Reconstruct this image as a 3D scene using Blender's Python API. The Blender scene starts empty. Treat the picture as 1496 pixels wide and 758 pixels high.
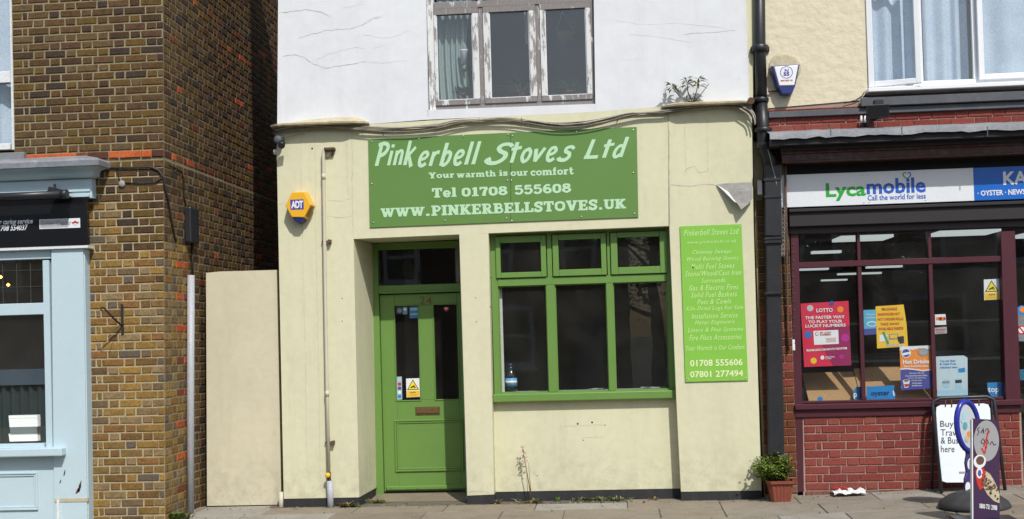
import bpy, math, random
from mathutils import Vector, Matrix, Quaternion
random.seed(7)
R = math.radians
SC = bpy.context.scene
COL = SC.collection

# ------------------------------------------------------------ camera
W, H = 1496, 758
F, D, HC = 1818.0, 12.5, 1.70
ROLL, YAW, PITCH = 0.028, R(4.78), R(1.25)
PX, PY = 748.0, 449.0
fw = Vector((-math.sin(YAW) * math.cos(PITCH), math.cos(YAW) * math.cos(PITCH), math.sin(PITCH))).normalized()
rt0 = Vector((math.cos(YAW), math.sin(YAW), 0)); up0 = rt0.cross(fw)
rt = rt0 * math.cos(ROLL) - up0 * math.sin(ROLL)
up = rt0 * math.sin(ROLL) + up0 * math.cos(ROLL)
cam_data = bpy.data.cameras.new('camera'); cam = bpy.data.objects.new('camera', cam_data)
COL.objects.link(cam)
m = Matrix((rt, up, -fw)).transposed().to_4x4(); m.translation = Vector((0, -D, HC))
cam.matrix_world = m
cam_data.sensor_fit = 'HORIZONTAL'; cam_data.sensor_width = 36.0
cam_data.lens = 36.0 * F / W
cam_data.shift_y = (PY - H / 2) / W
cam_data.clip_start = 0.1; cam_data.clip_end = 2000
SC.camera = cam

# ------------------------------------------------------------ daylight
SUN = Vector((0.45, -1.0, 1.23)).normalized()
el = math.asin(SUN.z); rot = math.atan2(SUN.x, SUN.y)
wd = bpy.data.worlds.new('World'); SC.world = wd; wd.use_nodes = True
nt = wd.node_tree; bg = nt.nodes['Background']
sky = nt.nodes.new('ShaderNodeTexSky'); sky.sky_type = 'NISHITA'; sky.sun_disc = False
sky.sun_elevation = el; sky.sun_rotation = rot; sky.dust_density = 2.0; sky.air_density = 1.2
nt.links.new(sky.outputs[0], bg.inputs[0]); bg.inputs[1].default_value = 0.12
sl = bpy.data.lights.new('sun', 'SUN'); sl.energy = 3.75; sl.angle = R(0.6); sl.color = (1.0, 0.97, 0.93)
so = bpy.data.objects.new('sun', sl); COL.objects.link(so)
so.rotation_mode = 'QUATERNION'; so.rotation_quaternion = SUN.to_track_quat('Z', 'Y'); so.location = (5, -10, 14)
SC.view_settings.view_transform = 'Standard'; SC.view_settings.look = 'None'
SC.view_settings.exposure = 0.0; SC.view_settings.gamma = 1.0
SC.cycles.max_bounces = 6; SC.cycles.transparent_max_bounces = 12
SC.cycles.caustics_reflective = False; SC.cycles.caustics_refractive = False

# ------------------------------------------------------------ measuring helpers
def ray(px, py):
    return fw + rt * ((px - PX) / F) - up * ((py - PY) / F)
def P(px, py, Y):
    """point of the vertical plane y=Y seen at a photo pixel"""
    d = ray(px, py); t = (Y + D) / d.y
    return Vector((d.x * t, Y, HC + d.z * t))
def G(px, py, z=0.0):
    d = ray(px, py); t = (z - HC) / d.z
    return Vector((d.x * t, -D + d.y * t, z))
def rect(l, t, r, b, Y):
    """x0, x1, z0, z1 of an upright rectangle; each edge given at its middle"""
    mx, my = (l + r) / 2, (t + b) / 2
    return P(l, my, Y).x, P(r, my, Y).x, P(mx, b, Y).z, P(mx, t, Y).z
def gz(x, y):
    s = max(0.0, min(1.0, (x - 1.2) / 3.0))
    return 0.10 * s + 0.012 * min(y, 0.0)

# ------------------------------------------------------------ mesh builder
class MB:
    def __init__(s): s.v = []; s.f = []; s.m = []; s.sm = []
    def add(s, vs, fs, mi=0, smooth=False):
        o = len(s.v); s.v += [tuple(p) for p in vs]
        for f in fs: s.f.append([i + o for i in f]); s.m.append(mi); s.sm.append(smooth)
        return s
    def box(s, x0, x1, y0, y1, z0, z1, mi=0):
        x0, x1 = min(x0, x1), max(x0, x1); y0, y1 = min(y0, y1), max(y0, y1); z0, z1 = min(z0, z1), max(z0, z1)
        v = [(x0,y0,z0),(x1,y0,z0),(x1,y1,z0),(x0,y1,z0),(x0,y0,z1),(x1,y0,z1),(x1,y1,z1),(x0,y1,z1)]
        return s.add(v, [(3,2,1,0),(4,5,6,7),(0,1,5,4),(1,2,6,5),(2,3,7,6),(3,0,4,7)], mi)
    def prism(s, pts, d, mi=0):
        """polygon pts pushed along vector d"""
        pts = [Vector(p) for p in pts]; d = Vector(d); n = len(pts)
        nrm = Vector((0,0,0))
        for i in range(n): nrm += pts[i].cross(pts[(i+1) % n])
        if nrm.dot(d) > 0: pts.reverse()
        v = pts + [p + d for p in pts]
        f = [tuple(range(n)), tuple(range(2*n-1, n-1, -1))]
        for i in range(n): j = (i+1) % n; f.append((i, n+i, n+j, j))
        return s.add(v, f, mi)
    def qb(s, pix, Y, depth, mi=0):
        """block whose front face has the given photo corners on plane Y"""
        return s.prism([P(x, y, Y) for x, y in pix], (0, depth, 0), mi)
    def rb(s, l, t, r, b, Y, depth, mi=0):
        x0, x1, z0, z1 = rect(l, t, r, b, Y)
        return s.box(x0, x1, Y, Y + depth, z0, z1, mi)
    def tube(s, pts, r, n=8, mi=0, smooth=True, caps=True):
        pts = [Vector(p) for p in pts]; rs = r if isinstance(r, (list, tuple)) else [r] * len(pts)
        vs = []; prev = None
        for i, p in enumerate(pts):
            a = pts[max(i-1, 0)]; b = pts[min(i+1, len(pts)-1)]; t = (b - a).normalized()
            if prev is None:
                ref = Vector((0,0,1)) if abs(t.z) < .9 else Vector((1,0,0)); u = t.cross(ref).normalized()
            else: u = (prev - t * prev.dot(t)).normalized()
            prev = u; w = t.cross(u)
            for k in range(n):
                an = 2*math.pi*k/n; vs.append(p + (u*math.cos(an) + w*math.sin(an)) * rs[i])
        fs = []
        for i in range(len(pts)-1):
            for k in range(n):
                j = (k+1) % n; fs.append((i*n+k, i*n+j, (i+1)*n+j, (i+1)*n+k))
        s.add(vs, fs, mi, smooth)
        if caps:
            o = len(s.v) - len(vs)
            s.f.append([o+k for k in range(n)][::-1]); s.m.append(mi); s.sm.append(False)
            s.f.append([o+(len(pts)-1)*n+k for k in range(n)]); s.m.append(mi); s.sm.append(False)
        return s
    def lathe(s, prof, c, n=24, axis='Z', mi=0, smooth=True):
        c = Vector(c); vs = []
        for r, h in prof:
            for k in range(n):
                a = 2*math.pi*k/n; x, y = r*math.cos(a), r*math.sin(a)
                vs.append(c + (Vector((x, y, h)) if axis == 'Z' else Vector((x, h, y)) if axis == 'Y' else Vector((h, x, y))))
        fs = []
        for i in range(len(prof)-1):
            for k in range(n):
                j = (k+1) % n; fs.append((i*n+k, i*n+j, (i+1)*n+j, (i+1)*n+k))
        fs.append(tuple(range(n))[::-1]); fs.append(tuple((len(prof)-1)*n+k for k in range(n)))
        return s.add(vs, fs, mi, smooth)
    def grid(s, fn, nu, nv, mi=0, smooth=True):
        vs = [fn(i/nu, j/nv) for j in range(nv+1) for i in range(nu+1)]
        fs = [(j*(nu+1)+i, j*(nu+1)+i+1, (j+1)*(nu+1)+i+1, (j+1)*(nu+1)+i) for j in range(nv) for i in range(nu)]
        return s.add(vs, fs, mi, smooth)
    def leaf(s, p, d, L, wd_, mi=0, fold=.25):
        d = Vector(d).normalized(); side = d.cross(Vector((0,0,1)))
        if side.length < .05: side = Vector((1,0,0))
        side.normalize(); up_ = side.cross(d); p = Vector(p)
        mid = p + d*L*.5 - up_*L*.05
        tip = p + d*L - up_*L*fold
        s.add([p, mid + side*wd_*.5 + up_*wd_*.15, tip, mid - side*wd_*.5 + up_*wd_*.15, mid],
              [(0,4,1),(1,4,2),(0,3,4),(4,3,2)], mi, True)
        return s
    def mesh(s, name, mats):
        me = bpy.data.meshes.new(name); me.from_pydata(s.v, [], s.f)
        if not isinstance(mats, (list, tuple)): mats = [mats]
        for mt in mats: me.materials.append(mt)
        me.polygons.foreach_set('material_index', s.m); me.polygons.foreach_set('use_smooth', s.sm)
        me.update(); return me
    def build(s, name, mats, parent=None, bevel=0.0, seg=1):
        o = bpy.data.objects.new(name, s.mesh(name, mats)); COL.objects.link(o)
        if parent is not None: o.parent = parent; o.matrix_parent_inverse = world_inv(parent)
        if bevel:
            b = o.modifiers.new('bevel', 'BEVEL'); b.width = bevel; b.segments = seg; b.limit_method = 'ANGLE'; b.angle_limit = R(40)
        return o
def world_inv(o):
    mm = Matrix.Identity(4); q = o
    while q is not None:
        mm = (q.matrix_parent_inverse @ q.matrix_basis if q.parent else q.matrix_basis) @ mm; q = q.parent
    return mm.inverted()
def tag(o, label=None, cat=None, group=None, kind=None):
    if label: o['label'] = label
    if cat: o['category'] = cat
    if group: o['group'] = group
    if kind: o['kind'] = kind
    return o
def empty(name, loc, label=None, cat=None, group=None, kind=None):
    o = bpy.data.objects.new(name, None); o.location = loc; o.empty_display_size = .1; COL.objects.link(o)
    return tag(o, label, cat, group, kind)
def kids(o): return [c for c in bpy.data.objects if c.parent == o]
def copy_tree(o, parent=None):
    c = o.copy(); COL.objects.link(c)
    if parent is not None: c.parent = parent
    for ch in kids(o): copy_tree(ch, c)
    return c

# ------------------------------------------------------------ materials
def mat(name, col, rough=.6, col2=None, scale=3.0, amt=.5, bump=0.0, bscale=60.0, metal=0.0, fine=.12, streak=False, spec=.5, coat=0.0, grime=None):
    mt = bpy.data.materials.new(name); mt.use_nodes = True; n = mt.node_tree; b = n.nodes['Principled BSDF']
    geo = n.nodes.new('ShaderNodeNewGeometry'); vec = geo.outputs['Position']
    if streak:
        mp = n.nodes.new('ShaderNodeMapping'); mp.inputs['Scale'].default_value = (1, 1, .16); n.links.new(vec, mp.inputs[0]); svec = mp.outputs[0]
    else: svec = vec
    b.inputs['Roughness'].default_value = rough; b.inputs['Metallic'].default_value = metal
    b.inputs['Specular IOR Level'].default_value = spec
    if coat: b.inputs['Coat Weight'].default_value = coat; b.inputs['Coat Roughness'].default_value = .08
    c2 = col2 or tuple(c * .78 for c in col)
    nz = n.nodes.new('ShaderNodeTexNoise'); nz.inputs['Scale'].default_value = scale; nz.inputs['Detail'].default_value = 6; nz.inputs['Roughness'].default_value = .65
    n.links.new(svec, nz.inputs['Vector'])
    rp = n.nodes.new('ShaderNodeMapRange'); rp.inputs[1].default_value = .45; rp.inputs[2].default_value = .75; rp.inputs[4].default_value = amt
    n.links.new(nz.outputs[0], rp.inputs[0])
    mx = n.nodes.new('ShaderNodeMix'); mx.data_type = 'RGBA'
    mx.inputs[6].default_value = (*col, 1); mx.inputs[7].default_value = (*c2, 1); n.links.new(rp.outputs[0], mx.inputs[0])
    out = mx.outputs[2]
    if fine:
        nf = n.nodes.new('ShaderNodeTexNoise'); nf.inputs['Scale'].default_value = bscale; nf.inputs['Detail'].default_value = 3
        n.links.new(vec, nf.inputs['Vector'])
        rf = n.nodes.new('ShaderNodeMapRange'); rf.inputs[1].default_value = .3; rf.inputs[2].default_value = .7; rf.inputs[3].default_value = 1 - fine; rf.inputs[4].default_value = 1 + fine
        n.links.new(nf.outputs[0], rf.inputs[0])
        mu = n.nodes.new('ShaderNodeMix'); mu.data_type = 'RGBA'; mu.blend_type = 'MULTIPLY'; mu.inputs[0].default_value = 1
        n.links.new(out, mu.inputs[6]); n.links.new(rf.outputs[0], mu.inputs[7]); out = mu.outputs[2]
    if grime:
        # rain streaks and blotches, plus splashed dirt rising from the pavement
        gcol, gam, splash = grime
        for (sc_, mz, lo, hi, am) in ((5.5, .10, .52, .80, gam), (1.1, .7, .50, .78, gam*.9), (9, 1, .62, .72, gam*.8)):
            g_ = n.nodes.new('ShaderNodeTexNoise'); g_.inputs['Scale'].default_value = sc_; g_.inputs['Detail'].default_value = 7; g_.inputs['Roughness'].default_value = .7
            q_ = n.nodes.new('ShaderNodeMapping'); q_.inputs['Scale'].default_value = (1, 1, mz); q_.inputs['Location'].default_value = (sc_*3.1, 2, 5); n.links.new(vec, q_.inputs[0]); n.links.new(q_.outputs[0], g_.inputs['Vector'])
            r_ = n.nodes.new('ShaderNodeMapRange'); r_.inputs[1].default_value = lo; r_.inputs[2].default_value = hi; r_.inputs[4].default_value = am; n.links.new(g_.outputs[0], r_.inputs[0])
            x_ = n.nodes.new('ShaderNodeMix'); x_.data_type = 'RGBA'; x_.inputs[7].default_value = (*gcol, 1); n.links.new(out, x_.inputs[6]); n.links.new(r_.outputs[0], x_.inputs[0]); out = x_.outputs[2]
        if splash:
            sp_ = n.nodes.new('ShaderNodeSeparateXYZ'); n.links.new(vec, sp_.inputs[0]); hz = n.nodes.new('ShaderNodeMapRange'); hz.inputs[1].default_value = .12; hz.inputs[2].default_value = .62; hz.inputs[3].default_value = 1; hz.inputs[4].default_value = 0; n.links.new(sp_.outputs['Z'], hz.inputs[0])
            g_ = n.nodes.new('ShaderNodeTexNoise'); g_.inputs['Scale'].default_value = 7; g_.inputs['Detail'].default_value = 8; g_.inputs['Roughness'].default_value = .75; n.links.new(vec, g_.inputs['Vector'])
            r_ = n.nodes.new('ShaderNodeMapRange'); r_.inputs[1].default_value = .42; r_.inputs[2].default_value = .72; r_.inputs[4].default_value = splash; n.links.new(g_.outputs[0], r_.inputs[0])
            mm_ = n.nodes.new('ShaderNodeMath'); mm_.operation = 'MULTIPLY'; n.links.new(hz.outputs[0], mm_.inputs[0]); n.links.new(r_.outputs[0], mm_.inputs[1])
            x_ = n.nodes.new('ShaderNodeMix'); x_.data_type = 'RGBA'; x_.inputs[7].default_value = (*[c*.7 for c in gcol], 1); n.links.new(out, x_.inputs[6]); n.links.new(mm_.outputs[0], x_.inputs[0]); out = x_.outputs[2]
    n.links.new(out, b.inputs['Base Color'])
    if bump:
        nb = n.nodes.new('ShaderNodeTexNoise'); nb.inputs['Scale'].default_value = bscale; nb.inputs['Detail'].default_value = 5
        n.links.new(vec, nb.inputs['Vector']); bm = n.nodes.new('ShaderNodeBump'); bm.inputs['Strength'].default_value = 1; bm.inputs['Distance'].default_value = bump
        n.links.new(nb.outputs[0], bm.inputs['Height']); n.links.new(bm.outputs[0], b.inputs['Normal'])
    return mt
def plain(name, col, rough=.5, **k): return mat(name, col, rough, amt=.12, fine=.03, **k)
def emis(name, col, st):
    mt = bpy.data.materials.new(name); mt.use_nodes = True; b = mt.node_tree.nodes['Principled BSDF']
    b.inputs['Base Color'].default_value = (*col, 1); b.inputs['Emission Color'].default_value = (*col, 1); b.inputs['Emission Strength'].default_value = st
    return mt
def glassmat(name, tint=(.985, .995, .99), rough=.0, ior=1.5, boost=1.0, dust=.009):
    mt = bpy.data.materials.new(name); mt.use_nodes = True; n = mt.node_tree; n.nodes.clear()
    o = n.nodes.new('ShaderNodeOutputMaterial'); t = n.nodes.new('ShaderNodeBsdfTransparent'); t.inputs[0].default_value = (*tint, 1)
    g = n.nodes.new('ShaderNodeBsdfGlossy'); g.inputs['Roughness'].default_value = rough
    lw = n.nodes.new('ShaderNodeLayerWeight'); lw.inputs[0].default_value = .5
    pw_ = n.nodes.new('ShaderNodeMath'); pw_.operation = 'POWER'; pw_.inputs[1].default_value = 5; n.links.new(lw.outputs['Facing'], pw_.inputs[0])
    fr = n.nodes.new('ShaderNodeMath'); fr.operation = 'MULTIPLY_ADD'; fr.inputs[1].default_value = .96; fr.inputs[2].default_value = .04; n.links.new(pw_.outputs[0], fr.inputs[0])
    mm = n.nodes.new('ShaderNodeMath'); mm.operation = 'MULTIPLY'; mm.inputs[1].default_value = boost; mm.use_clamp = True
    # slight waviness of old panes
    geo = n.nodes.new('ShaderNodeNewGeometry'); nz = n.nodes.new('ShaderNodeTexNoise'); nz.inputs['Scale'].default_value = 2.2; nz.inputs['Detail'].default_value = 1
    n.links.new(geo.outputs['Position'], nz.inputs['Vector']); bp = n.nodes.new('ShaderNodeBump'); bp.inputs['Strength'].default_value = 1; bp.inputs['Distance'].default_value = .0007
    n.links.new(nz.outputs[0], bp.inputs['Height']); n.links.new(bp.outputs[0], g.inputs['Normal'])
    mx = n.nodes.new('ShaderNodeMixShader'); n.links.new(fr.outputs[0], mm.inputs[0]); n.links.new(mm.outputs[0], mx.inputs[0])
    # a thin dust film, also put in to lift the panes like veiling glare
    df = n.nodes.new('ShaderNodeBsdfDiffuse'); df.inputs[0].default_value = (.62, .60, .55, 1); dm = n.nodes.new('ShaderNodeMixShader')
    nd = n.nodes.new('ShaderNodeTexNoise'); nd.inputs['Scale'].default_value = 3.5; nd.inputs['Detail'].default_value = 6; n.links.new(geo.outputs['Position'], nd.inputs['Vector'])
    rd = n.nodes.new('ShaderNodeMapRange'); rd.inputs[1].default_value = .3; rd.inputs[2].default_value = .75; rd.inputs[3].default_value = .4*dust; rd.inputs[4].default_value = 1.7*dust; n.links.new(nd.outputs[0], rd.inputs[0]); n.links.new(rd.outputs[0], dm.inputs[0])
    n.links.new(t.outputs[0], mx.inputs[1]); n.links.new(g.outputs[0], mx.inputs[2]); n.links.new(mx.outputs[0], dm.inputs[1]); n.links.new(df.outputs[0], dm.inputs[2]); n.links.new(dm.outputs[0], o.inputs[0])
    return mt

def peeling(name, paint, wood, thr=.5, scale=7.0):
    """old paint flaking off weathered timber"""
    mt = bpy.data.materials.new(name); mt.use_nodes = True; n = mt.node_tree; b = n.nodes['Principled BSDF']; b.inputs['Roughness'].default_value = .75
    geo = n.nodes.new('ShaderNodeNewGeometry'); mp = n.nodes.new('ShaderNodeMapping'); mp.inputs['Scale'].default_value = (2.6, 2.6, .6)
    n.links.new(geo.outputs['Position'], mp.inputs[0])
    nz = n.nodes.new('ShaderNodeTexNoise'); nz.inputs['Scale'].default_value = scale; nz.inputs['Detail'].default_value = 8; nz.inputs['Roughness'].default_value = .7
    n.links.new(mp.outputs[0], nz.inputs['Vector'])
    rp = n.nodes.new('ShaderNodeMapRange'); rp.inputs[1].default_value = thr - .02; rp.inputs[2].default_value = thr + .03; n.links.new(nz.outputs[0], rp.inputs[0])
    n2 = n.nodes.new('ShaderNodeTexNoise'); n2.inputs['Scale'].default_value = 30; n2.inputs['Detail'].default_value = 6; n.links.new(mp.outputs[0], n2.inputs['Vector'])
    mw = n.nodes.new('ShaderNodeMix'); mw.data_type = 'RGBA'; mw.inputs[6].default_value = (*wood, 1); mw.inputs[7].default_value = (*[c*1.9 for c in wood], 1); n.links.new(n2.outputs[0], mw.inputs[0])
    mx = n.nodes.new('ShaderNodeMix'); mx.data_type = 'RGBA'; mx.inputs[7].default_value = (*paint, 1)
    n.links.new(mw.outputs[2], mx.inputs[6]); n.links.new(rp.outputs[0], mx.inputs[0]); n.links.new(mx.outputs[2], b.inputs['Base Color'])
    bm = n.nodes.new('ShaderNodeBump'); bm.inputs['Distance'].default_value = .002; n.links.new(rp.outputs[0], bm.inputs['Height']); n.links.new(bm.outputs[0], b.inputs['Normal'])
    return mt

M = dict(
 cream=mat('cream_masonry_paint', (.645,.628,.428), .8, (.565,.55,.385), 1.6, .6, .0016, 13, fine=.03, streak=True, grime=((.36,.34,.25), .30, .5)),
 cream_side=mat('peach_cream_paint', (.62,.572,.415), .8, (.55,.51,.37), 1.3, .6, .0016, 13, fine=.03, grime=((.33,.31,.24), .28, .5)),
 cream_old=mat('weathered_cement_cream', (.52,.46,.31), .85, (.36,.31,.21), 6, .8, .004, 40),
 white=mat('white_masonry_paint', (.70,.72,.745), .8, (.62,.64,.665), 1.1, .7, .0028, 7, fine=.025, grime=((.46,.47,.47), .34, 0)),
 groove_shade=mat('dirty_joint_and_shade', (.50,.47,.33), .9, (.42,.39,.28), 9, .7),
 crack=mat('crack_dirt', (.40,.39,.38), .95, (.58,.58,.58), 12, .9),
 crack_soft=mat('hairline_crack', (.56,.57,.58), .95, (.66,.67,.68), 12, .9),
 black=mat('black_bitumen_paint', (.018,.019,.022), .7, (.045,.044,.045), 8, .6, .002, 50, streak=True),
 green=mat('green_gloss_paint', (.140,.265,.060), .38, (.12,.235,.052), 4, .5, fine=.03, spec=.5),
 sign=mat('green_sign_vinyl', (.112,.232,.050), .45, (.126,.25,.062), 2.4, .6, fine=.015),
 mint=plain('pale_mint_vinyl', (.46,.70,.45), .5),
 lime=mat('lime_sign_vinyl', (.215,.50,.058), .45, (.25,.54,.08), 3, .5, fine=.02),
 limetext=plain('cream_yellow_vinyl', (.50,.74,.27), .5),
 limetext2=plain('pale_yellow_vinyl', (.72,.80,.45), .5),
 glass=glassmat('window_glass'), glass_up=glassmat('upstairs_glass', (.97,.98,.98), boost=2.0),
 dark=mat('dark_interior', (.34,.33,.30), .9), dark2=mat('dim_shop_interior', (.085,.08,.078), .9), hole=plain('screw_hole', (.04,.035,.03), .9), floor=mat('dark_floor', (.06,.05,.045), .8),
 dim=mat('dim_painted_wall', (.20,.19,.175), .9),
 brass=mat('tarnished_brass', (.20,.13,.05), .5, (.1,.065,.03), 30, .8, metal=.6),
 steel=plain('zinc_screw', (.55,.56,.55), .35, metal=.8), rust=mat('rust', (.13,.068,.042), .9, (.07,.04,.03), 30, .8),
 pipe=plain('cream_pipe', (.56,.53,.42), .5), greypipe=mat('grey_plastic_pipe', (.40,.42,.45), .5, (.33,.35,.38), 5, .6),
 blackplas=plain('black_plastic', (.02,.021,.025), .4), blackiron=mat('black_cast_iron', (.016,.017,.02), .42, (.03,.03,.033), 8, .6, .001, 80),
 yellow=plain('amber_plastic', (.78,.42,.02), .3), navy=plain('dark_blue_plastic', (.02,.03,.16), .3), purple=plain('logo_blue', (.06,.045,.33), .4),
 whitep=plain('white_plastic', (.78,.79,.80), .35), paper=plain('white_paper', (.72,.74,.75), .7),
 cable=mat('grimy_cable', (.17,.15,.12), .8, (.33,.30,.23), 14, .9), cable_pale=mat('pale_cable', (.42,.39,.32), .8, (.2,.18,.14), 9, .9), cable_dark=plain('black_cable', (.02,.018,.016), .6),
 cement=mat('grey_cement', (.30,.29,.27), .9, (.2,.19,.18), 9, .7, .003, 60),
 lead=mat('lead_flashing', (.22,.235,.255), .55, (.36,.37,.38), 4, .8, .002, 30), leadd=mat('dark_slate_paint', (.07,.077,.09), .6, (.12,.125,.135), 5, .8),
 paleblue=mat('pale_blue_paint', (.49,.62,.67), .45, (.44,.57,.62), 3, .5, fine=.02), sillwhite=mat('white_sash_paint', (.72,.74,.74), .4),
 stone=mat('grey_stone_sill', (.20,.21,.22), .8, (.13,.135,.14), 6, .7, .002, 60),
 mortar=mat('pale_lime_mortar', (.41,.34,.205), .95, (.31,.25,.145), 5, .8, .005, 70), mortar2=mat('grey_green_mortar', (.275,.232,.135), .95, (.19,.158,.09), 3, .8, .005, 70),
 mortar_red=mat('pink_grey_mortar', (.36,.25,.205), .95, (.29,.20,.165), 5, .7, .003, 70),
 maroon=mat('maroon_gloss_paint', (.078,.020,.030), .35, (.06,.016,.024), 4, .6, fine=.05), maroon_old=mat('scuffed_maroon_paint', (.07,.022,.022), .5, (.20,.15,.13), 13, .55),
 nearblack=mat('near_black_timber', (.018,.015,.017), .7), upvc=plain('white_upvc', (.80,.82,.84), .3),
 roughcast=mat('cream_roughcast', (.66,.60,.44), .9, (.60,.54,.40), 2, .6, .014, 11, fine=.04),
 cardboard=mat('cardboard', (.36,.22,.105), .85, (.30,.18,.08), 4, .5), cyan=plain('blue_print', (.012,.22,.56), .5), cyan_pale=plain('pale_blue_print', (.35,.58,.72), .6),
 red=mat('crimson_print', (.62,.02,.065), .5, (.5,.015,.07), 3, .6, fine=.0), magenta=plain('magenta_print', (.28,.012,.09), .5), orange=plain('orange_print', (.80,.25,.03), .5), gold=plain('yellow_print', (.80,.50,.03), .5),
 violet=plain('blue_violet_print', (.06,.065,.30), .5), textblack=plain('black_print', (.015,.015,.02), .6), textred=plain('red_print', (.5,.03,.02), .6), textgrey=plain('grey_print', (.25,.26,.28), .6),
 lycagreen=plain('green_print', (.02,.36,.035), .4), lycablue=plain('royal_blue_print', (.02,.105,.5), .4), signblue=plain('blue_acrylic', (.01,.13,.54), .3), signwhite=plain('white_acrylic', (.74,.77,.80), .25),
 curtain=mat('net_curtain', (.56,.66,.78), .9, (.40,.52,.68), 3, .8), curtain_g=mat('pale_green_curtain', (.30,.38,.36), .9),
 leaf=mat('leaf_green', (.085,.16,.025), .5, (.15,.22,.04), 14, .9), leaf_d=mat('leaf_dark', (.03,.07,.012), .5), leaf_dry=mat('dry_leaf', (.27,.26,.10), .7, (.14,.09,.035), 12, .9), stem=mat('plant_stem', (.16,.10,.05), .8),
 pink=mat('faded_pink_petal', (.55,.22,.22), .7), terracotta=mat('terracotta_plastic', (.24,.06,.035), .7, (.17,.045,.03), 6, .6), soil=mat('soil', (.05,.035,.022), .95),
 asphalt=mat('asphalt', (.055,.054,.052), .9, (.075,.073,.07), 3, .6, .004, 90), slab=[mat('concrete_slab_%s' % nme, c, .85, c2, 3.2, .9, .003, 45, fine=.14, grime=((.12,.10,.075), .5, 0)) for nme, c, c2 in
   (('warm',(.255,.215,.16),(.19,.158,.115)),('grey',(.26,.23,.183),(.195,.17,.132)),('pale',(.31,.293,.255),(.25,.228,.19)),('brown',(.23,.19,.14),(.165,.135,.098)))],
 dust=mat('joint_dirt', (.12,.10,.075), .95, (.2,.17,.13), 12, .8, .004, 80), roof=mat('slate_roof', (.07,.07,.08), .7), bark=mat('bark', (.09,.07,.05), .9, bump=.01, bscale=20), net=plain('soft_white', (.6,.6,.58), .8),
)
def bricks(pfx, cols, grime=None): return [mat('%s_brick_%d' % (pfx, i), c, .9, tuple(x * k for x in c), 26, .9, .005, 60, fine=.2, spec=.18, grime=grime) for i, (c, k) in enumerate(cols)]
B_DARK = bricks('soot_brown', [((.100,.057,.026),.55),((.118,.070,.032),.6),((.072,.043,.024),.6),((.125,.073,.027),.5),((.130,.085,.042),.6),((.105,.057,.033),.6),((.052,.036,.026),1.3),((.13,.080,.024),.6)], ((.035,.026,.018), .35, 0))
B_OCHRE = bricks('yellow_stock', [((.26,.155,.042),.6),((.21,.125,.036),.5),((.30,.18,.05),.6),((.17,.095,.034),.6),((.22,.15,.07),.6),((.16,.11,.06),.7),((.23,.12,.04),.5),((.26,.18,.09),.6),((.21,.13,.045),.6),((.12,.095,.07),.9)], ((.09,.07,.04), .35, 0))
B_ORANGE = bricks('orange', [((.50,.115,.035),.6),((.40,.085,.03),.5)]); B_RUSSET = bricks('russet', [((.15,.045,.025),.6),((.10,.04,.028),.6),((.18,.06,.03),.6)])
B_RED = bricks('red', [((.225,.055,.042),.8),((.205,.048,.038),.8),((.24,.062,.048),.8),((.19,.046,.039),.8),((.235,.07,.054),.85)])
B_GREY = bricks('weathered_base', [((.20,.10,.075),.6),((.17,.12,.10),.7)])
for lst in (B_DARK, B_OCHRE):
    for mt in lst:
        for nd in mt.node_tree.nodes:
            if nd.type == 'TEX_NOISE' and nd.inputs['Scale'].default_value == 26: nd.inputs['Scale'].default_value = 14
            

# ------------------------------------------------------------ brickwork
_bm = {}
def brick_mesh(L, h, dp, mt, var, nshort):
    """a single brick: local x = along the wall, local -y = outward, z = up; chamfered, uneven"""
    key = (round(L, 3), round(h, 3), mt.name, var)
    if key in _bm: return _bm[key]
    rnd = random.Random(hash((round(L, 3), var)) & 0xffff); b = MB(); j = lambda a: rnd.uniform(-a, a)
    c = .006; w, hh = L/2, h/2
    back = [(-w,0,-hh),(w,0,-hh),(w,0,hh),(-w,0,hh)]
    mid = [(x + j(.0045), -dp + c, z + j(.0036)) for x, _, z in back]
    fr = [(x*(1 - c/w) + j(.003), -dp + j(.0012), z*(1 - c/hh) + j(.0024)) for x, _, z in back]
    b.add(back + mid + fr, [(8,9,10,11)] + [(i, (i+1)%4, 4+(i+1)%4, 4+i) for i in range(4)] + [(4+i, 4+(i+1)%4, 8+(i+1)%4, 8+i) for i in range(4)])
    me = b.mesh('brick', mt); _bm[key] = me; return me
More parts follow.
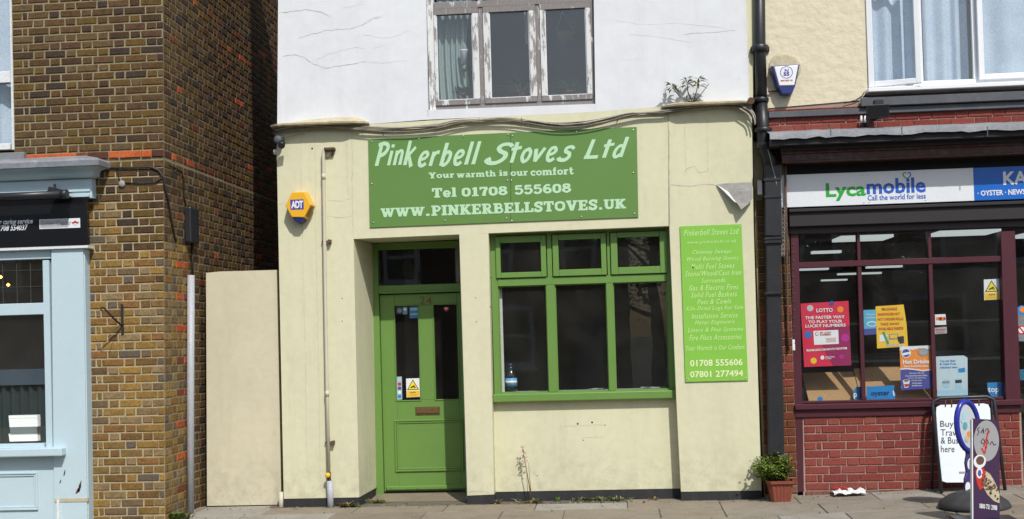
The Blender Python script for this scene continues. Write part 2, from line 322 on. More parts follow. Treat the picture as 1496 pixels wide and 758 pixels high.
class Wall:
    """collects bricks for one thing, the largest 300 become objects"""
    def __init__(s): s.items = []
    def run(s, org, u, n, u0, u1, z0, nc, ch, Ls, Lh, joint, shade, skip=None, dp=.009, prio=1.0, start=0, clip0=None, clip1=None):
        u = Vector(u); n = Vector(n); org = Vector(org)
        for c in range(nc):
            z = z0 + (c + .5) * ch
            a = u0 if clip0 is None else clip0(z); e = u1 if clip1 is None else clip1(z)
            x = a - ((Ls + joint)*.5 + (Lh+joint)*.5 if 0 else 0) ; k = (c + start) % 2
            # Flemish bond: odd courses start with a header and a closer
            seq = []
            if k: seq = [Lh, Lh * .5]
            i = 0
            while x < e - .02:
                L = seq.pop(0) if seq else (Ls if i % 2 == 0 else Lh)
                if not seq and not (k and i == 0 and L != Ls and L != Lh): i += 1
                L = min(L, e - x)
                if L > .028:
                    cx = x + L/2; p = org + u*cx + Vector((0,0,z))
                    if skip is None or not skip(cx, z, L):
                        s.items.append((p, u, n, L - joint if x + L < e - .001 else L, ch - joint, dp, shade(cx, z, c), prio * L * random.uniform(.98, 1.02)))
                x += L
    def emit(s, parent, name='brick', limit=300, extra=()):
        s.items.sort(key=lambda t: -t[7])
        stuff = MB(); smats = []
        for i, (p, u, n, L, h, dp, mt, pr) in enumerate(s.items):
            me = brick_mesh(round(L/.004)*.004, h, dp, mt, random.randrange(4), 0)
            rotm = Matrix((u, -n, Vector((0,0,1)))).transposed().to_4x4()
            rotm = rotm @ Matrix.Rotation(random.uniform(-.006, .006), 4, 'Y')
            rotm.translation = p + n * random.uniform(-.002, .0015)
            if u.cross(-n).z < 0:   # keep right handed
                pass
            if i < limit:
                o = bpy.data.objects.new(name, me); o.parent = parent
                o.matrix_parent_inverse = world_inv(parent); o.matrix_basis = rotm; COL.objects.link(o)
            else:
                if mt not in smats: smats.append(mt)
                vs = [rotm @ v.co for v in me.vertices]
                stuff.add(vs, [tuple(pl.vertices) for pl in me.polygons], smats.index(mt))
        if stuff.v:
            o = stuff.build('further_bricks', smats, parent); o['kind'] = 'stuff'

# ------------------------------------------------------------ lettering
def put_text(vf, box, Y, mt, parent, name='lettering', fit='both', th=.0015):
    """place 2D outline (verts, faces) so that its bounds fill the box (x0,x1,z0,z1), facing -y"""
    vs, fs = vf
    x0 = min(v[0] for v in vs); x1 = max(v[0] for v in vs); y0 = min(v[1] for v in vs); y1 = max(v[1] for v in vs)
    X0, X1, Z0, Z1 = box; sx = (X1 - X0)/(x1 - x0); sz = (Z1 - Z0)/(y1 - y0)
    if fit == 'h': sx = sz; mid = (X0+X1)/2; X0 = mid - sx*(x1-x0)/2
    out = [(X0 + (v[0]-x0)*sx, Y - th - (v[2] if len(v) > 2 else 0), Z0 + (v[1]-y0)*sz) for v in vs]
    b = MB(); b.add(out, fs); return b.build(name, mt, parent)
def font_vf(s, bold=.0, shear=0.0, space=1.0):
    cu = bpy.data.curves.new('t', 'FONT'); cu.body = s; cu.size = 1; cu.offset = bold; cu.shear = shear; cu.space_character = space; cu.resolution_u = 2; cu.extrude = .0
    o = bpy.data.objects.new('t', cu); COL.objects.link(o)
    me = bpy.data.meshes.new_from_object(o)
    vs = [tuple(v.co) for v in me.vertices]; fs = [tuple(p.vertices) for p in me.polygons]
    bpy.data.objects.remove(o); bpy.data.curves.remove(cu); bpy.data.meshes.remove(me)
    return [(v[0], v[1]) for v in vs], fs
def txt(s, l, t, r, b, Y, mt, parent, bold=.0, shear=0.0, name='lettering', th=.0015, space=1.0):
    vf = font_vf(s, bold, shear, space)
    return put_text(vf, rect(l, t, r, b, Y), Y, mt, parent, name, th=th)

def smooth(pts, k=5):
    out = []; n = len(pts)
    for i in range(n-1):
        p0 = pts[max(i-1,0)]; p1 = pts[i]; p2 = pts[i+1]; p3 = pts[min(i+2,n-1)]
        for j in range(k):
            t = j/k
            out.append(tuple(.5*((2*p1[a]) + (-p0[a]+p2[a])*t + (2*p0[a]-5*p1[a]+4*p2[a]-p3[a])*t*t + (-p0[a]+3*p1[a]-3*p2[a]+p3[a])*t**3) for a in (0,1)))
    out.append(pts[-1]); return out
WB = [1.0]
def ribbon(pts, w, z, vs, fs, cut=None):
    n = len(pts); o = len(vs)
    for i, p in enumerate(pts):
        a = pts[max(i-1,0)]; b = pts[min(i+1,n-1)]; dx, dy = b[0]-a[0], b[1]-a[1]; l = math.hypot(dx, dy) or 1
        nx, ny = -dy/l, dx/l; ww = WB[0] * (w if not isinstance(w, (list,tuple)) else w[0] + (w[1]-w[0])*i/(n-1))
        m_ = 1.0
        if 0 < i < n-1:
            e1 = (p[0]-a[0], p[1]-a[1]); l1 = math.hypot(*e1) or 1; dot = abs((-e1[1]/l1)*nx + (e1[0]/l1)*ny); m_ = 1/max(dot, .6)
        if cut and (i == 0 or i == n-1):   # ends cut level, like a stroke against a guideline
            s_ = -1 if i == 0 else 1
            if abs(dy) > abs(dx)*.4:
                sh = (ww/2) / abs(dy/l)
                vs.append((p[0]-sh*(1 if ny>=0 or True else 1)*math.copysign(1, dy), p[1], z)); vs.append((p[0]+sh*math.copysign(1, dy), p[1], z)); continue
        zi = z + i*.000022
        vs.append((p[0]+nx*ww/2*m_, p[1]+ny*ww/2*m_, zi)); vs.append((p[0]-nx*ww/2*m_, p[1]-ny*ww/2*m_, zi))
    for i in range(n-1): fs.append((o+2*i+1, o+2*i+3, o+2*i+2, o+2*i))
def strokes_vf(s, font, gap, space=.4, slant=0.0, dz=.00012):
    vs = []; fs = []; x = 0; cnt = 0; WB[0] = 1.32 if font is BR else 1.17
    for ch in s:
        if ch == ' ': x += space; continue
        adv, st = font[ch]
        for w, pts, kind in st:
            q = smooth(pts) if kind == 's' else pts
            cnt += 1
            ribbon([(a + x, b_) for a, b_ in q], w, (cnt % 9)*dz, vs, fs, cut=(kind == 'l'))
        x += adv + gap
    WB[0] = 1.0
    vs = [(v[0] + v[1]*slant, v[1], v[2]) for v in vs]
    return vs, fs
# marker-pen script -------------------------------------------------
bw = .135
BR = {
 'P': (.62, [((.16,.15),[(.16,.0),(.2,1.0)],''), ((.13,.15),[(.02,.93),(.3,1.0),(.55,.93),(.6,.74),(.46,.54),(.16,.42)],'s')]),
 'i': (.17, [(bw,[(.08,.0),(.1,.66)],''), (.14,[(.09,.8),(.11,.94)],'')]),
 'n': (.46, [(bw,[(.08,.0),(.09,.66)],''), ((.1,.14),[(.09,.42),(.24,.63),(.38,.6),(.4,.4),(.4,.0)],'s')]),
 'k': (.52, [((.16,.14),[(.08,-.02),(.1,1.08)],''), (.12,[(.1,.34),(.5,.78)],''), ((.11,.16),[(.2,.42),(.46,-.1)],'')]),
 'e': (.44, [((.11,.13),[(.1,.32),(.3,.36),(.41,.5),(.33,.64),(.16,.6),(.07,.35),(.13,.08),(.28,.03),(.42,.14)],'s')]),
 'r': (.38, [(bw,[(.08,.0),(.1,.66)],''), ((.1,.14),[(.1,.4),(.22,.6),(.38,.62)],'s')]),
 'b': (.48, [((.15,.14),[(.08,.0),(.1,1.04)],''), ((.12,.13),[(.1,.45),(.26,.62),(.42,.5),(.38,.18),(.22,.02),(.08,.08)],'s')]),
 'l': (.2, [((.15,.13),[(.09,.0),(.12,1.05)],'')]),
 'S': (1.0, [((.13,.17),[(.93,.86),(.78,.99),(.5,.98),(.38,.82),(.5,.64),(.74,.5),(.74,.26),(.5,.06),(.22,.05),(.06,.18),(.2,.28)],'s')]),
 't': (.42, [(.14,[(.2,.0),(.22,.98)],''), (.12,[(.02,.64),(.5,.72)],'')]),
 'o': (.46, [((.13,.12),[(.3,.62),(.12,.52),(.07,.24),(.2,.03),(.38,.16),(.43,.44),(.32,.62),(.26,.61)],'s')]),
 'v': (.46, [(.14,[(.04,.62),(.14,.02)],''), ((.14,.12),[(.12,.02),(.28,.3),(.46,.66)],'s')]),
 's': (.72, [((.11,.15),[(.68,.54),(.54,.65),(.32,.6),(.3,.44),(.5,.34),(.52,.16),(.34,.03),(.1,.06),(.02,.16)],'s')]),
 'L': (.66, [((.13,.15),[(.2,1.0),(.14,.05)],''), (.14,[(.02,.06),(.66,.06)],'')]),
 'd': (.5, [((.13,.14),[(.42,.0),(.44,1.08)],''), ((.12,.13),[(.42,.55),(.24,.62),(.08,.4),(.08,.12),(.2,.02),(.42,.2)],'s')]),
}
# heavy slab-serif ---------------------------------------------------
st, th_, sf = .25, .17, .15
def V_(x, a=0, b=1, w=st): return (w, [(x, a), (x, b)], '')
def S_(x, y, h=.22): return (sf, [(x-h, y), (x+h, y)], '')
LO, HI, XH = .075, .925, .70
SL = {
 'W': (1.42,[(st,[(.22,.9),(.46,0)],'l'),(.19,[(.46,0),(.71,.9)],'l'),(st,[(.71,.9),(.95,0)],'l'),(.19,[(.95,0),(1.2,.9)],'l'),S_(.22,HI,.23),S_(.71,HI,.2),S_(1.2,HI,.22)]),
 '.': (.26,[(.26,[(.13,0),(.13,.24)],'')]),
 'P': (.85,[V_(.26),S_(.26,LO,.25),(sf,[(.02,HI),(.5,HI)],''),((.16,.17),[(.3,.91),(.58,.9),(.72,.72),(.6,.5),(.3,.44)],'s'),(.2,[(.72,.6),(.72,.8)],'')]),
 'I': (.5,[V_(.25),S_(.25,LO,.25),S_(.25,HI,.25)]),
 'N': (1.0,[V_(.22,w=.2),V_(.78,w=.2),(st,[(.2,1),(.8,0)],'l'),S_(.2,LO,.2),(sf,[(.0,HI),(.3,HI)],''),S_(.78,HI,.2)]),
 'K': (.98,[V_(.24),S_(.24,LO,.24),S_(.24,HI,.24),(.19,[(.3,.38),(.74,.92)],'l'),(st,[(.44,.56),(.76,.05)],'l'),S_(.78,LO,.2),S_(.74,HI,.2)]),
 'E': (.84,[V_(.24),(sf,[(.0,LO),(.8,LO)],''),(sf,[(.0,HI),(.78,HI)],''),(sf,[(.2,.5),(.56,.5)],''),(.14,[(.56,.36),(.56,.64)],''),(.14,[(.73,.0),(.73,.32)],''),(.14,[(.71,.68),(.71,1)],'')]),
 'R': (.95,[V_(.24),S_(.24,LO,.24),(sf,[(.0,HI),(.5,HI)],''),((.16,.17),[(.3,.91),(.6,.9),(.7,.73),(.6,.54),(.3,.5)],'s'),(st,[(.48,.5),(.74,.04)],'l'),(sf,[(.62,LO),(.96,LO)],'')]),
 'B': (.88,[V_(.24),(sf,[(.0,HI),(.5,HI)],''),(sf,[(.0,LO),(.5,LO)],''),((.16,.16),[(.3,.92),(.58,.9),(.66,.73),(.58,.57),(.3,.52)],'s'),((.16,.16),[(.3,.52),(.62,.5),(.76,.3),(.64,.1),(.3,.08)],'s')]),
 'L': (.8,[V_(.24),S_(.24,HI,.24),(sf,[(.0,LO),(.76,LO)],''),(.16,[(.7,.0),(.7,.38)],'')]),
 'S': (.78,[((.2,.22),[(.66,.72),(.54,.9),(.3,.9),(.14,.76),(.24,.58),(.52,.46),(.62,.26),(.46,.09),(.24,.1),(.12,.26)],'s'),(.13,[(.68,.64),(.68,1)],''),(.13,[(.09,.0),(.09,.36)],'')]),
 'T': (.88,[V_(.44),S_(.44,LO,.24),(sf,[(.02,HI),(.86,HI)],''),(.14,[(.09,.64),(.09,1)],''),(.14,[(.79,.64),(.79,1)],'')]),
 'O': (.96,[((.2,.2),[(.48,.9),(.2,.76),(.15,.5),(.2,.24),(.48,.1),(.76,.24),(.81,.5),(.76,.76),(.48,.9)],'s'),(.12,[(.14,.36),(.14,.64)],''),(.12,[(.82,.36),(.82,.64)],'')]),
 'V': (.98,[(st,[(.22,.9),(.5,0)],'l'),(.2,[(.5,0),(.77,.9)],'l'),S_(.22,HI,.22),S_(.78,HI,.2)]),
 'U': (.96,[((.24,.19),[(.24,.9),(.24,.35),(.34,.13),(.52,.09),(.7,.16),(.76,.38),(.76,.9)],'s'),S_(.24,HI,.23),S_(.76,HI,.2)]),
 'Y': (.95,[(st,[(.22,.9),(.48,.42)],'l'),(.2,[(.48,.42),(.74,.9)],'l'),V_(.48,0,.5),S_(.22,HI,.22),S_(.74,HI,.2),S_(.48,LO,.24)]),
 'o': (.72,[((.18,.18),[(.36,.62),(.15,.52),(.12,.35),(.16,.18),(.36,.08),(.56,.18),(.6,.35),(.56,.52),(.36,.62)],'s'),(.1,[(.1,.26),(.1,.44)],''),(.1,[(.62,.26),(.62,.44)],'')]),
 'u': (.84,[((.21,.2),[(.2,.68),(.2,.28),(.3,.1),(.48,.12),(.58,.3)],'s'),V_(.6,0,.7,.22),(.13,[(.0,.635),(.22,.635)],''),(.13,[(.42,.635),(.6,.635)],''),(.13,[(.6,.065),(.82,.065)],'')]),
 'r': (.6,[V_(.2,0,.7,.23),(.13,[(.0,.635),(.22,.635)],''),(.13,[(.0,.065),(.42,.065)],''),((.13,.2),[(.26,.42),(.4,.6),(.54,.56)],'s')]),
 'w': (1.12,[(.22,[(.18,.66),(.36,0)],'l'),(.16,[(.36,0),(.56,.66)],'l'),(.22,[(.56,.66),(.76,0)],'l'),(.16,[(.76,0),(.94,.66)],'l'),(.13,[(.0,.635),(.34,.635)],''),(.13,[(.42,.635),(.7,.635)],''),(.13,[(.8,.635),(1.1,.635)],'')]),
 'a': (.74,[V_(.52,0,.5,.22),((.15,.2),[(.12,.58),(.32,.64),(.5,.58),(.54,.4)],'s'),((.14,.16),[(.5,.38),(.24,.36),(.12,.2),(.24,.07),(.48,.16)],'s'),(.13,[(.5,.065),(.72,.065)],'')]),
 'm': (1.18,[V_(.18,0,.7,.21),V_(.58,0,.5,.21),V_(.98,0,.5,.21),((.14,.2),[(.2,.46),(.36,.62),(.52,.6),(.59,.42)],'s'),((.14,.2),[(.6,.46),(.76,.62),(.92,.6),(.99,.42)],'s'),(.13,[(.0,.635),(.2,.635)],''),(.13,[(.0,.065),(.36,.065)],''),(.13,[(.42,.065),(.76,.065)],''),(.13,[(.82,.065),(1.16,.065)],'')]),
 't': (.56,[V_(.24,.2,.95,.22),((.2,.15),[(.24,.3),(.28,.1),(.42,.07),(.54,.18)],'s'),(.13,[(.02,.635),(.5,.635)],'')]),
 'h': (.86,[V_(.2,0,1,.22),V_(.62,0,.5,.22),((.14,.2),[(.24,.46),(.4,.62),(.56,.6),(.63,.42)],'s'),(.13,[(.0,.935),(.22,.935)],''),(.13,[(.0,.065),(.4,.065)],''),(.13,[(.44,.065),(.84,.065)],'')]),
 'i': (.42,[V_(.22,0,.7,.22),(.22,[(.2,.8),(.2,1.0)],''),(.13,[(.02,.635),(.22,.635)],''),(.13,[(.0,.065),(.42,.065)],'')]),
 's': (.6,[((.17,.19),[(.5,.5),(.4,.62),(.2,.62),(.12,.5),(.24,.39),(.44,.3),(.46,.14),(.28,.07),(.1,.18)],'s'),(.1,[(.52,.44),(.52,.7)],''),(.1,[(.08,.0),(.08,.26)],'')]),
 'c': (.64,[((.17,.18),[(.54,.46),(.4,.62),(.2,.56),(.13,.35),(.2,.14),(.38,.07),(.56,.18)],'s'),(.1,[(.56,.42),(.56,.7)],'')]),
 'f': (.5,[V_(.22,0,.75,.22),((.22,.14),[(.22,.7),(.26,.92),(.44,.94)],'s'),(.13,[(.02,.635),(.46,.635)],''),(.13,[(.0,.065),(.44,.065)],'')]),
 'e': (.68,[((.17,.18),[(.14,.36),(.56,.36),(.5,.56),(.32,.64),(.15,.54),(.12,.32),(.2,.13),(.38,.07),(.58,.18)],'s')]),
 'l': (.42,[V_(.22,0,1,.23),(.13,[(.02,.935),(.22,.935)],''),(.13,[(.0,.065),(.43,.065)],'')]),
 '0': (.72,[((.2,.2),[(.36,.9),(.16,.78),(.13,.5),(.16,.22),(.36,.1),(.56,.22),(.6,.5),(.56,.78),(.36,.9)],'s'),(.1,[(.11,.3),(.11,.7)],''),(.1,[(.61,.3),(.61,.7)],'')]),
 '1': (.6,[V_(.32,0,1,.24),(.15,[(.08,.8),(.3,.9)],''),S_(.32,LO,.26)]),
 '7': (.68,[(.19,[(.04,.9),(.64,.9)],''),((.2,.25),[(.6,.86),(.42,.5),(.34,.0)],'s'),(.12,[(.08,.66),(.08,1)],'')]),
 '8': (.72,[((.19,.19),[(.36,.92),(.18,.83),(.18,.65),(.36,.54),(.56,.42),(.6,.24),(.36,.09),(.13,.22),(.16,.42),(.36,.54),(.54,.66),(.54,.83),(.36,.92)],'s')]),
 '5': (.7,[(.19,[(.14,.9),(.6,.9)],''),(.16,[(.16,.95),(.14,.5)],''),((.15,.2),[(.14,.52),(.36,.62),(.56,.52),(.6,.32),(.46,.1),(.22,.09),(.1,.24)],'s')]),
 '6': (.72,[((.16,.2),[(.58,.82),(.42,.92),(.22,.8),(.13,.5),(.16,.24),(.36,.09),(.58,.2),(.58,.44),(.38,.56),(.18,.42)],'s'),(.1,[(.11,.3),(.11,.6)],'')]),
}
def script(s, l, t, r, b, Y, mt, parent, slant=.32, gap=.16):
    return put_text(strokes_vf(s, BR, gap, .5, slant), rect(l, t, r, b, Y), Y, mt, parent)
def slab(s, l, t, r, b, Y, mt, parent, gap=.05, space=.42):
    return put_text(strokes_vf(s, SL, gap, space), rect(l, t, r, b, Y), Y, mt, parent)

def crack_line(parent, pix, Y, w, mt, name='crack', seed=0):
    """a wandering crack: narrow ragged strip a millimetre proud of the plaster"""
    rnd = random.Random(seed); pts = []
    for i in range(len(pix)-1):
        a, b_ = pix[i], pix[i+1]; n = max(2, int(math.hypot(b_[0]-a[0], b_[1]-a[1])/4))
        for k in range(n):
            t = k/n; pts.append((a[0]+(b_[0]-a[0])*t + rnd.uniform(-1,1)*.7, a[1]+(b_[1]-a[1])*t + rnd.uniform(-1,1)*.7))
    pts.append(pix[-1]); W3 = [P(x, y, Y) for x, y in pts]; vs = []; fs = []
    n = len(W3)
    for i, p in enumerate(W3):
        a = W3[max(i-1,0)]; b_ = W3[min(i+1,n-1)]; d = (b_-a).normalized(); q = Vector((-d.z, 0, d.x)) * (w * rnd.uniform(.25, 1.0) * (.35 if i in (0, n-1) else 1)/2)
        vs += [p + q - Vector((0,.0012,0)), p - q - Vector((0,.0012,0))]
    for i in range(n-1): fs.append((2*i, 2*i+2, 2*i+3, 2*i+1))
    b = MB(); b.add(vs, fs); return b.build(name, mt, parent)

def loft(mb, fr, bk, mi=0):
    n = len(fr); fr = [Vector(p) for p in fr]; bk = [Vector(p) for p in bk]
    f = [tuple(range(n))[::-1], tuple(range(n, 2*n))] + [(i, (i+1) % n, n+(i+1) % n, n+i) for i in range(n)]
    return mb.add(fr + bk, f, mi)

# ============================================================ GROUND
def sheet(name, x0, x1, y0, y1, z, mt, nx=1, ny=1, zf=None, thick=0):
    b = MB()
    b.grid(lambda u, v: (x0+(x1-x0)*u, y0+(y1-y0)*v, zf(x0+(x1-x0)*u, y0+(y1-y0)*v) if zf else z), nx, ny, smooth=False)
    return tag(b.build(name, mt), kind='structure')
sheet('ground', -400, 400, -400, 400, -.16, M['asphalt'])
sheet('road', -60, 60, -10.4, -3.30, -.13, M['asphalt'])
pv = sheet('pavement', -12, 9, -3.2, 3.0, 0, M['dust'], 42, 24, lambda x, y: gz(x, y) - .010)
rnd = random.Random(3)
def slab_obj(x0, x1, y0, y1):
    g = .0045; j = lambda: rnd.uniform(-.003, .003); dz = rnd.uniform(-.002, .003); b = MB()
    c = [(x0+g+j(), y0+g), (x1-g+j(), y0+g), (x1-g+j(), y1-g), (x0+g+j(), y1-g)]
    top = [Vector((x, y, gz(x, y) + dz + rnd.uniform(-.0015, .0015))) for x, y in c]
    mid = Vector((sum(p.x for p in top)/4, sum(p.y for p in top)/4, 0))
    ins = [p + (Vector((mid.x, mid.y, p.z)) - p).normalized()*.006 for p in top]
    b.add([p - Vector((0,0,.03)) for p in top] + [p - Vector((0,0,.004)) for p in top] + ins,
          [(8,9,10,11)] + [(i,(i+1)%4,4+(i+1)%4,4+i) for i in range(4)] + [(4+i,4+(i+1)%4,8+(i+1)%4,8+i) for i in range(4)])
    b.build('paving_slab', rnd.choice(M['slab'] + [M['slab'][0], M['slab'][1]]), pv)
y = .16; row = 0
while y > -3.1:
    d = .6; x = -7.4 + (row % 2) * .45 + .1
    while x < 5.6:
        w_ = rnd.choice((.9, .9, .75, .6)); slab_obj(x, min(x+w_, 5.9), y-d, y); x += w_
    y -= d; row += 1
b = MB(); x = -12
kerb = empty('kerb', (0, -3.25, 0), kind='structure')
for i in range(24):
    b = MB(); b.box(-12+i*.915, -12+(i+1)*.915-.008, -3.33, -3.19, -.16, gz(-12+i*.915, -3.2)+.002); b.build('kerb_stone', M['slab'][i % 3], kerb)
sheet('far_pavement', -60, 60, -15.2, -10.4, -.003, M['slab'][1])
b = MB(); b.box(-60, 60, -10.5, -10.36, -.16, .002); tag(b.build('far_kerb', M['slab'][2]), kind='structure')
sheet('shopfront_footing', -3.6, 1.5, -.02, 8, 0, M['dust'], 1, 1, lambda x, y: .001 if y < 0 else .03)

# ============================================================ MIDDLE BUILDING : cream and white rendered shop
shop = empty('rendered_shop', (-1.0, 0, 0), 'cream rendered shop with green door and window, white cracked upper wall above', 'shop')
cr = M['cream']
b = MB()
Lf = [(403.5,183.5),(514.5,181),(516.5,349),(524.7,726.4),(414.6,728.6)]
b.qb(Lf, 0, .64)
loft(b, [P(516.5,349,0), P(516.5,349,.64)+Vector((.0,0,0)), P(546,356.3,.66), P(546,356.3,.70)], [P(524.7,726.4,0), P(524.7,726.4,.64), P(552,711.5,.66), P(552,711.5,.70)])
b.build('left_pier', cr, shop)
b = MB(); b.prism([P(514.5,181,0), P(530,182,0), P(620,175,0), P(718,170.4,0), P(716,340.4,0), P(671,342.2,0), P(516.5,349,0)], (0,.70,0)); b.build('door_lintel', cr, shop)
b = MB(); b.prism([P(718,170.4,0), P(870,163,0), P(968,155.5,0), P(976,155.2,0), P(977,330,0), P(716,340.4,0)], (0,.34,0)); b.build('window_lintel', cr, shop)
b = MB(); b.qb([(671,342.2),(713.5,340.6),(721.8,722.3),(682.7,724)], 0, .70); b.build('middle_pier', cr, shop)
b = MB(); b.qb([(712,586),(1000,578),(1004,713.2),(716,718.6)], .16, .2); b.build('window_apron', cr, shop)
b = MB(); b.qb([(976.2,155),(1098,148),(1101,330),(1107,540),(1112.6,716.4),(995,718.2),(988,580),(978,330)], -.004, .4); b.build('right_pier', cr, shop)
# painted plinth
b = MB(); b.qb([(414.6,728.6),(524.7,726.4),(525.1,746),(415,748)], .005, .63)
loft(b, [P(524.7,726.4,.005), P(524.7,726.4,.63), P(552,711.5,.664), P(551.6,711.5,.70)], [P(525.1,746,.005), P(525.1,746,.63), P(552,724,.664), P(551.6,724,.70)]); b.build('plinth', M['black'], shop)
b = MB(); b.qb([(682.7,724),(721.8,722.3),(722.2,741),(683,742)], .005, .68); b.build('plinth', M['black'], shop)
b = MB(); b.qb([(716,718.6),(1004,713.2),(1004,735),(716,738)], .164, .2); b.build('plinth', M['black'], shop)
b = MB(); b.qb([(995,718.2),(1112.6,716.4),(1113,733),(995.4,736)], .0, .4); b.build('plinth', M['black'], shop)
b = MB(); loft(b, [P(524,744,.0), P(683,741,.0), P(683,741,.0)-Vector((0,0,.1)), P(524,744,0)-Vector((0,0,.1))], [P(552,721,.68), P(684,718.8,.68), P(684,718.8,.68)-Vector((0,0,.16)), P(552,721,.68)-Vector((0,0,.16))])
b.build('door_step', M['slab'][3], shop)
# upper wall
wh = M['white']
b = MB(); b.qb([(407,-90),(620.5,-90),(625.5,176),(530,182),(405,183.5)], 0, .3); b.build('upper_wall', wh, shop)
b = MB(); b.qb([(624.6,160.5),(870,151.5),(870,163),(718,170.4),(625.5,176)], .0, .3); b.build('window_sill_band', wh, shop)
b = MB(); b.qb([(866,-90),(1086,-90),(1095,148.2),(976,155),(968,155.5),(870,163)], 0, .3); b.build('upper_wall', wh, shop)
b = MB(); b.qb([(1086,-90),(1103,-90),(1100,148),(1095,148.2)], .012, .28); b.build('edge_strip', cr, shop)
x0 = P(407,-90,0).x; x1 = P(1103,-90,0).x; zt = P(740,-90,0).z
b = MB(); b.box(x0, x1, 0, .3, zt+.015, 8.6); b.build('upper_wall', wh, shop)
# flank walls, back, roof
b = MB(); prof = [(.3,-.1),(.3,8.2),(3,5),(7.5,5),(7.5,-.1)]
b.prism([(x0+.02, yy, zz) for yy, zz in prof], (.2,0,0)); b.build('flank_wall', cr, shop)
b = MB(); b.prism([(x1-.2, yy, zz) for yy, zz in prof], (.18,0,0)); b.build('flank_wall', cr, shop)
b = MB(); b.box(x0+.22, x1-.2, 7.3, 7.5, -.1, 5); b.build('back_wall', M['dim'], shop)
b = MB(); loft(b, [(x0+.22,.3,8.2),(x1-.2,.3,8.2),(x1-.2,.3,8.0),(x0+.22,.3,8.0)], [(x0+.22,3,5),(x1-.2,3,5),(x1-.2,3,4.8),(x0+.22,3,4.8)])
b.box(x0+.22, x1-.2, 3, 7.3, 4.8, 5); b.build('roof', M['roof'], shop)
# dim rooms behind the windows
b = MB(); b.box(-1.5, x1-.22, .34, 4.4, 3.0, 3.2); b.box(-1.6, -1.5, .3, 4.4, .02, 3.0); b.box(x1-.34, x1-.22, .36, 4.4, .02, 3.0); b.box(-1.5, x1-.35, 4.4, 4.5, .02, 3.0); b.box(-1.5, x1-.35, .36, 4.4, .0, .02)
b.build('shop_room', M['dark'], shop)
b = MB(); b.box(-3.2, -1.62, .76, 4.4, 3.0, 3.2); b.box(-3.2, -3.1, .76, 4.4, .04, 3.0); b.box(-1.7, -1.61, .72, 4.4, .04, 3.0); b.box(-3.1, -1.7, 4.4, 4.5, .04, 3.0); b.box(-3.1, -1.7, .76, 4.4, .02, .05)
b.build('hallway', M['dark'], shop)
b = MB(); b.box(-2.4, -2.2, 1.5, 1.6, .05, 3.0); b.box(-3.0,-2.8,1.3,1.4,.05,3.0); b.build('hall_partition', M['dim'], shop)
b = MB(); b.box(x0+.25, x1-.22, 3.3, 3.4, 3.55, 6.3); b.box(x0+.25, x1-.22, .3, 3.3, 3.5, 3.55); b.box(x0+.25, x1-.22, .3, 2.2, 6.05, 6.15); b.build('upstairs_room', M['dim'], shop)
# sloping cement fillets capping the piers
def ledge(px_l, px_r, yb, yt, dep, n, mt):
    b = MB()
    def prf(u):
        x = px_l + (px_r-px_l)*u; return x
    rows = []
    for i in range(n+1):
        u = i/n; x = px_l + (px_r-px_l)*u
        e = (1-u)**6
        f = math.sin(min(1, max(0, (1-u)*4))*math.pi/2) * min(1, .3+u*9); tp_ = max(0, (u-.86)/.14)**1.6
        yb_ = yb[0] + (yb[1]-yb[0])*u + random.uniform(-.4,.4); yt_ = yt[0]+(yt[1]-yt[0])*(1-(1-u)**2.2) + 4*e; yt_ += (yb_-1-yt_)*tp_
        dd = dep * (.25 + .75*f)
        rows.append([P(x, yb_+1.6, 0) + Vector((0,.01,0)), P(x, yb_, 0)+Vector((0,-dd,0)), P(x, yb_-2.4, 0)+Vector((0,-dd-.004,0)), P(x, (yb_*.45+yt_*.55)-1, 0)+Vector((0,-dd*.45,0)), P(x, yt_, 0)+Vector((0,.01,0))])
    vs = [p for r_ in rows for p in r_]; fs = []
    for i in range(n):
        for k in range(4): fs.append((i*5+k, (i+1)*5+k, (i+1)*5+k+1, i*5+k+1))
    fs.append((0,1,2,3,4)); fs.append(tuple(n*5+k for k in (4,3,2,1,0)))
    b.add(vs, fs); return b.build('cornice_stone', mt, shop)
ledge(398, 540, (187, 181), (182, 169.5), .14, 22, M['cream_old'])
ledge(1098, 966, (152.5, 158), (143, 148), .14, 18, M['cream_old'])
b = MB(); b.tube([P(1097,147,-.14), P(1098,148,.0)], .035, 8); b.build('rusty_bracket', M['rust'], shop)
# cracks and joints in the plaster, and pier band shadows painted as ribbons
k = 0
for pix, w_ in [([(408,19),(432,16),(448,14),(470,18),(485,26)],.011), ([(435,56),(455,50),(480,44),(510,42),(530,36),(545,27),(558,25)],.010),
    ([(413,82),(430,80),(445,84),(458,94),(475,99),(500,96),(535,89)],.011), ([(459,89),(478,80),(500,73),(522,69),(532,71)],.009), ([(485,26),(485,42)],.006), ([(500,12),(528,6),(534,-10)],.006),
    ([(458,57),(459,76)],.007), ([(530,33),(545,26),(560,22)],.006), ([(530,50),(560,56),(580,52),(600,44)],.007), ([(536,82),(548,70),(560,66)],.005), ([(533,90),(560,92),(596,88)],.005), ([(484,93),(505,60)],.003),
    ([(1000,50),(1040,47),(1076,44)],.010), ([(918,50),(945,52),(975,56),(1010,62)],.005), ([(905,88),(935,86)],.004), ([(900,30),(940,36),(990,34),(1060,41)],.004)]:
    k += 1; crack_line(shop, pix, 0, w_*.72, M['crack_soft'] if w_ < .0095 else M['crack'], 'crack', k)
crack_line(shop, [(976.4,166),(978,200),(977.5,250),(978.5,290),(979,328)], -.004, .012, M['groove_shade'], 'crack', 71)
crack_line(shop, [(979,270),(1010,272),(1035,269),(1050,270)], -.004, .010, M['crack'], 'crack', 72)
crack_line(shop, [(514,190),(514.5,250),(516,345)], 0, .008, M['groove_shade'], 'crack', 73)
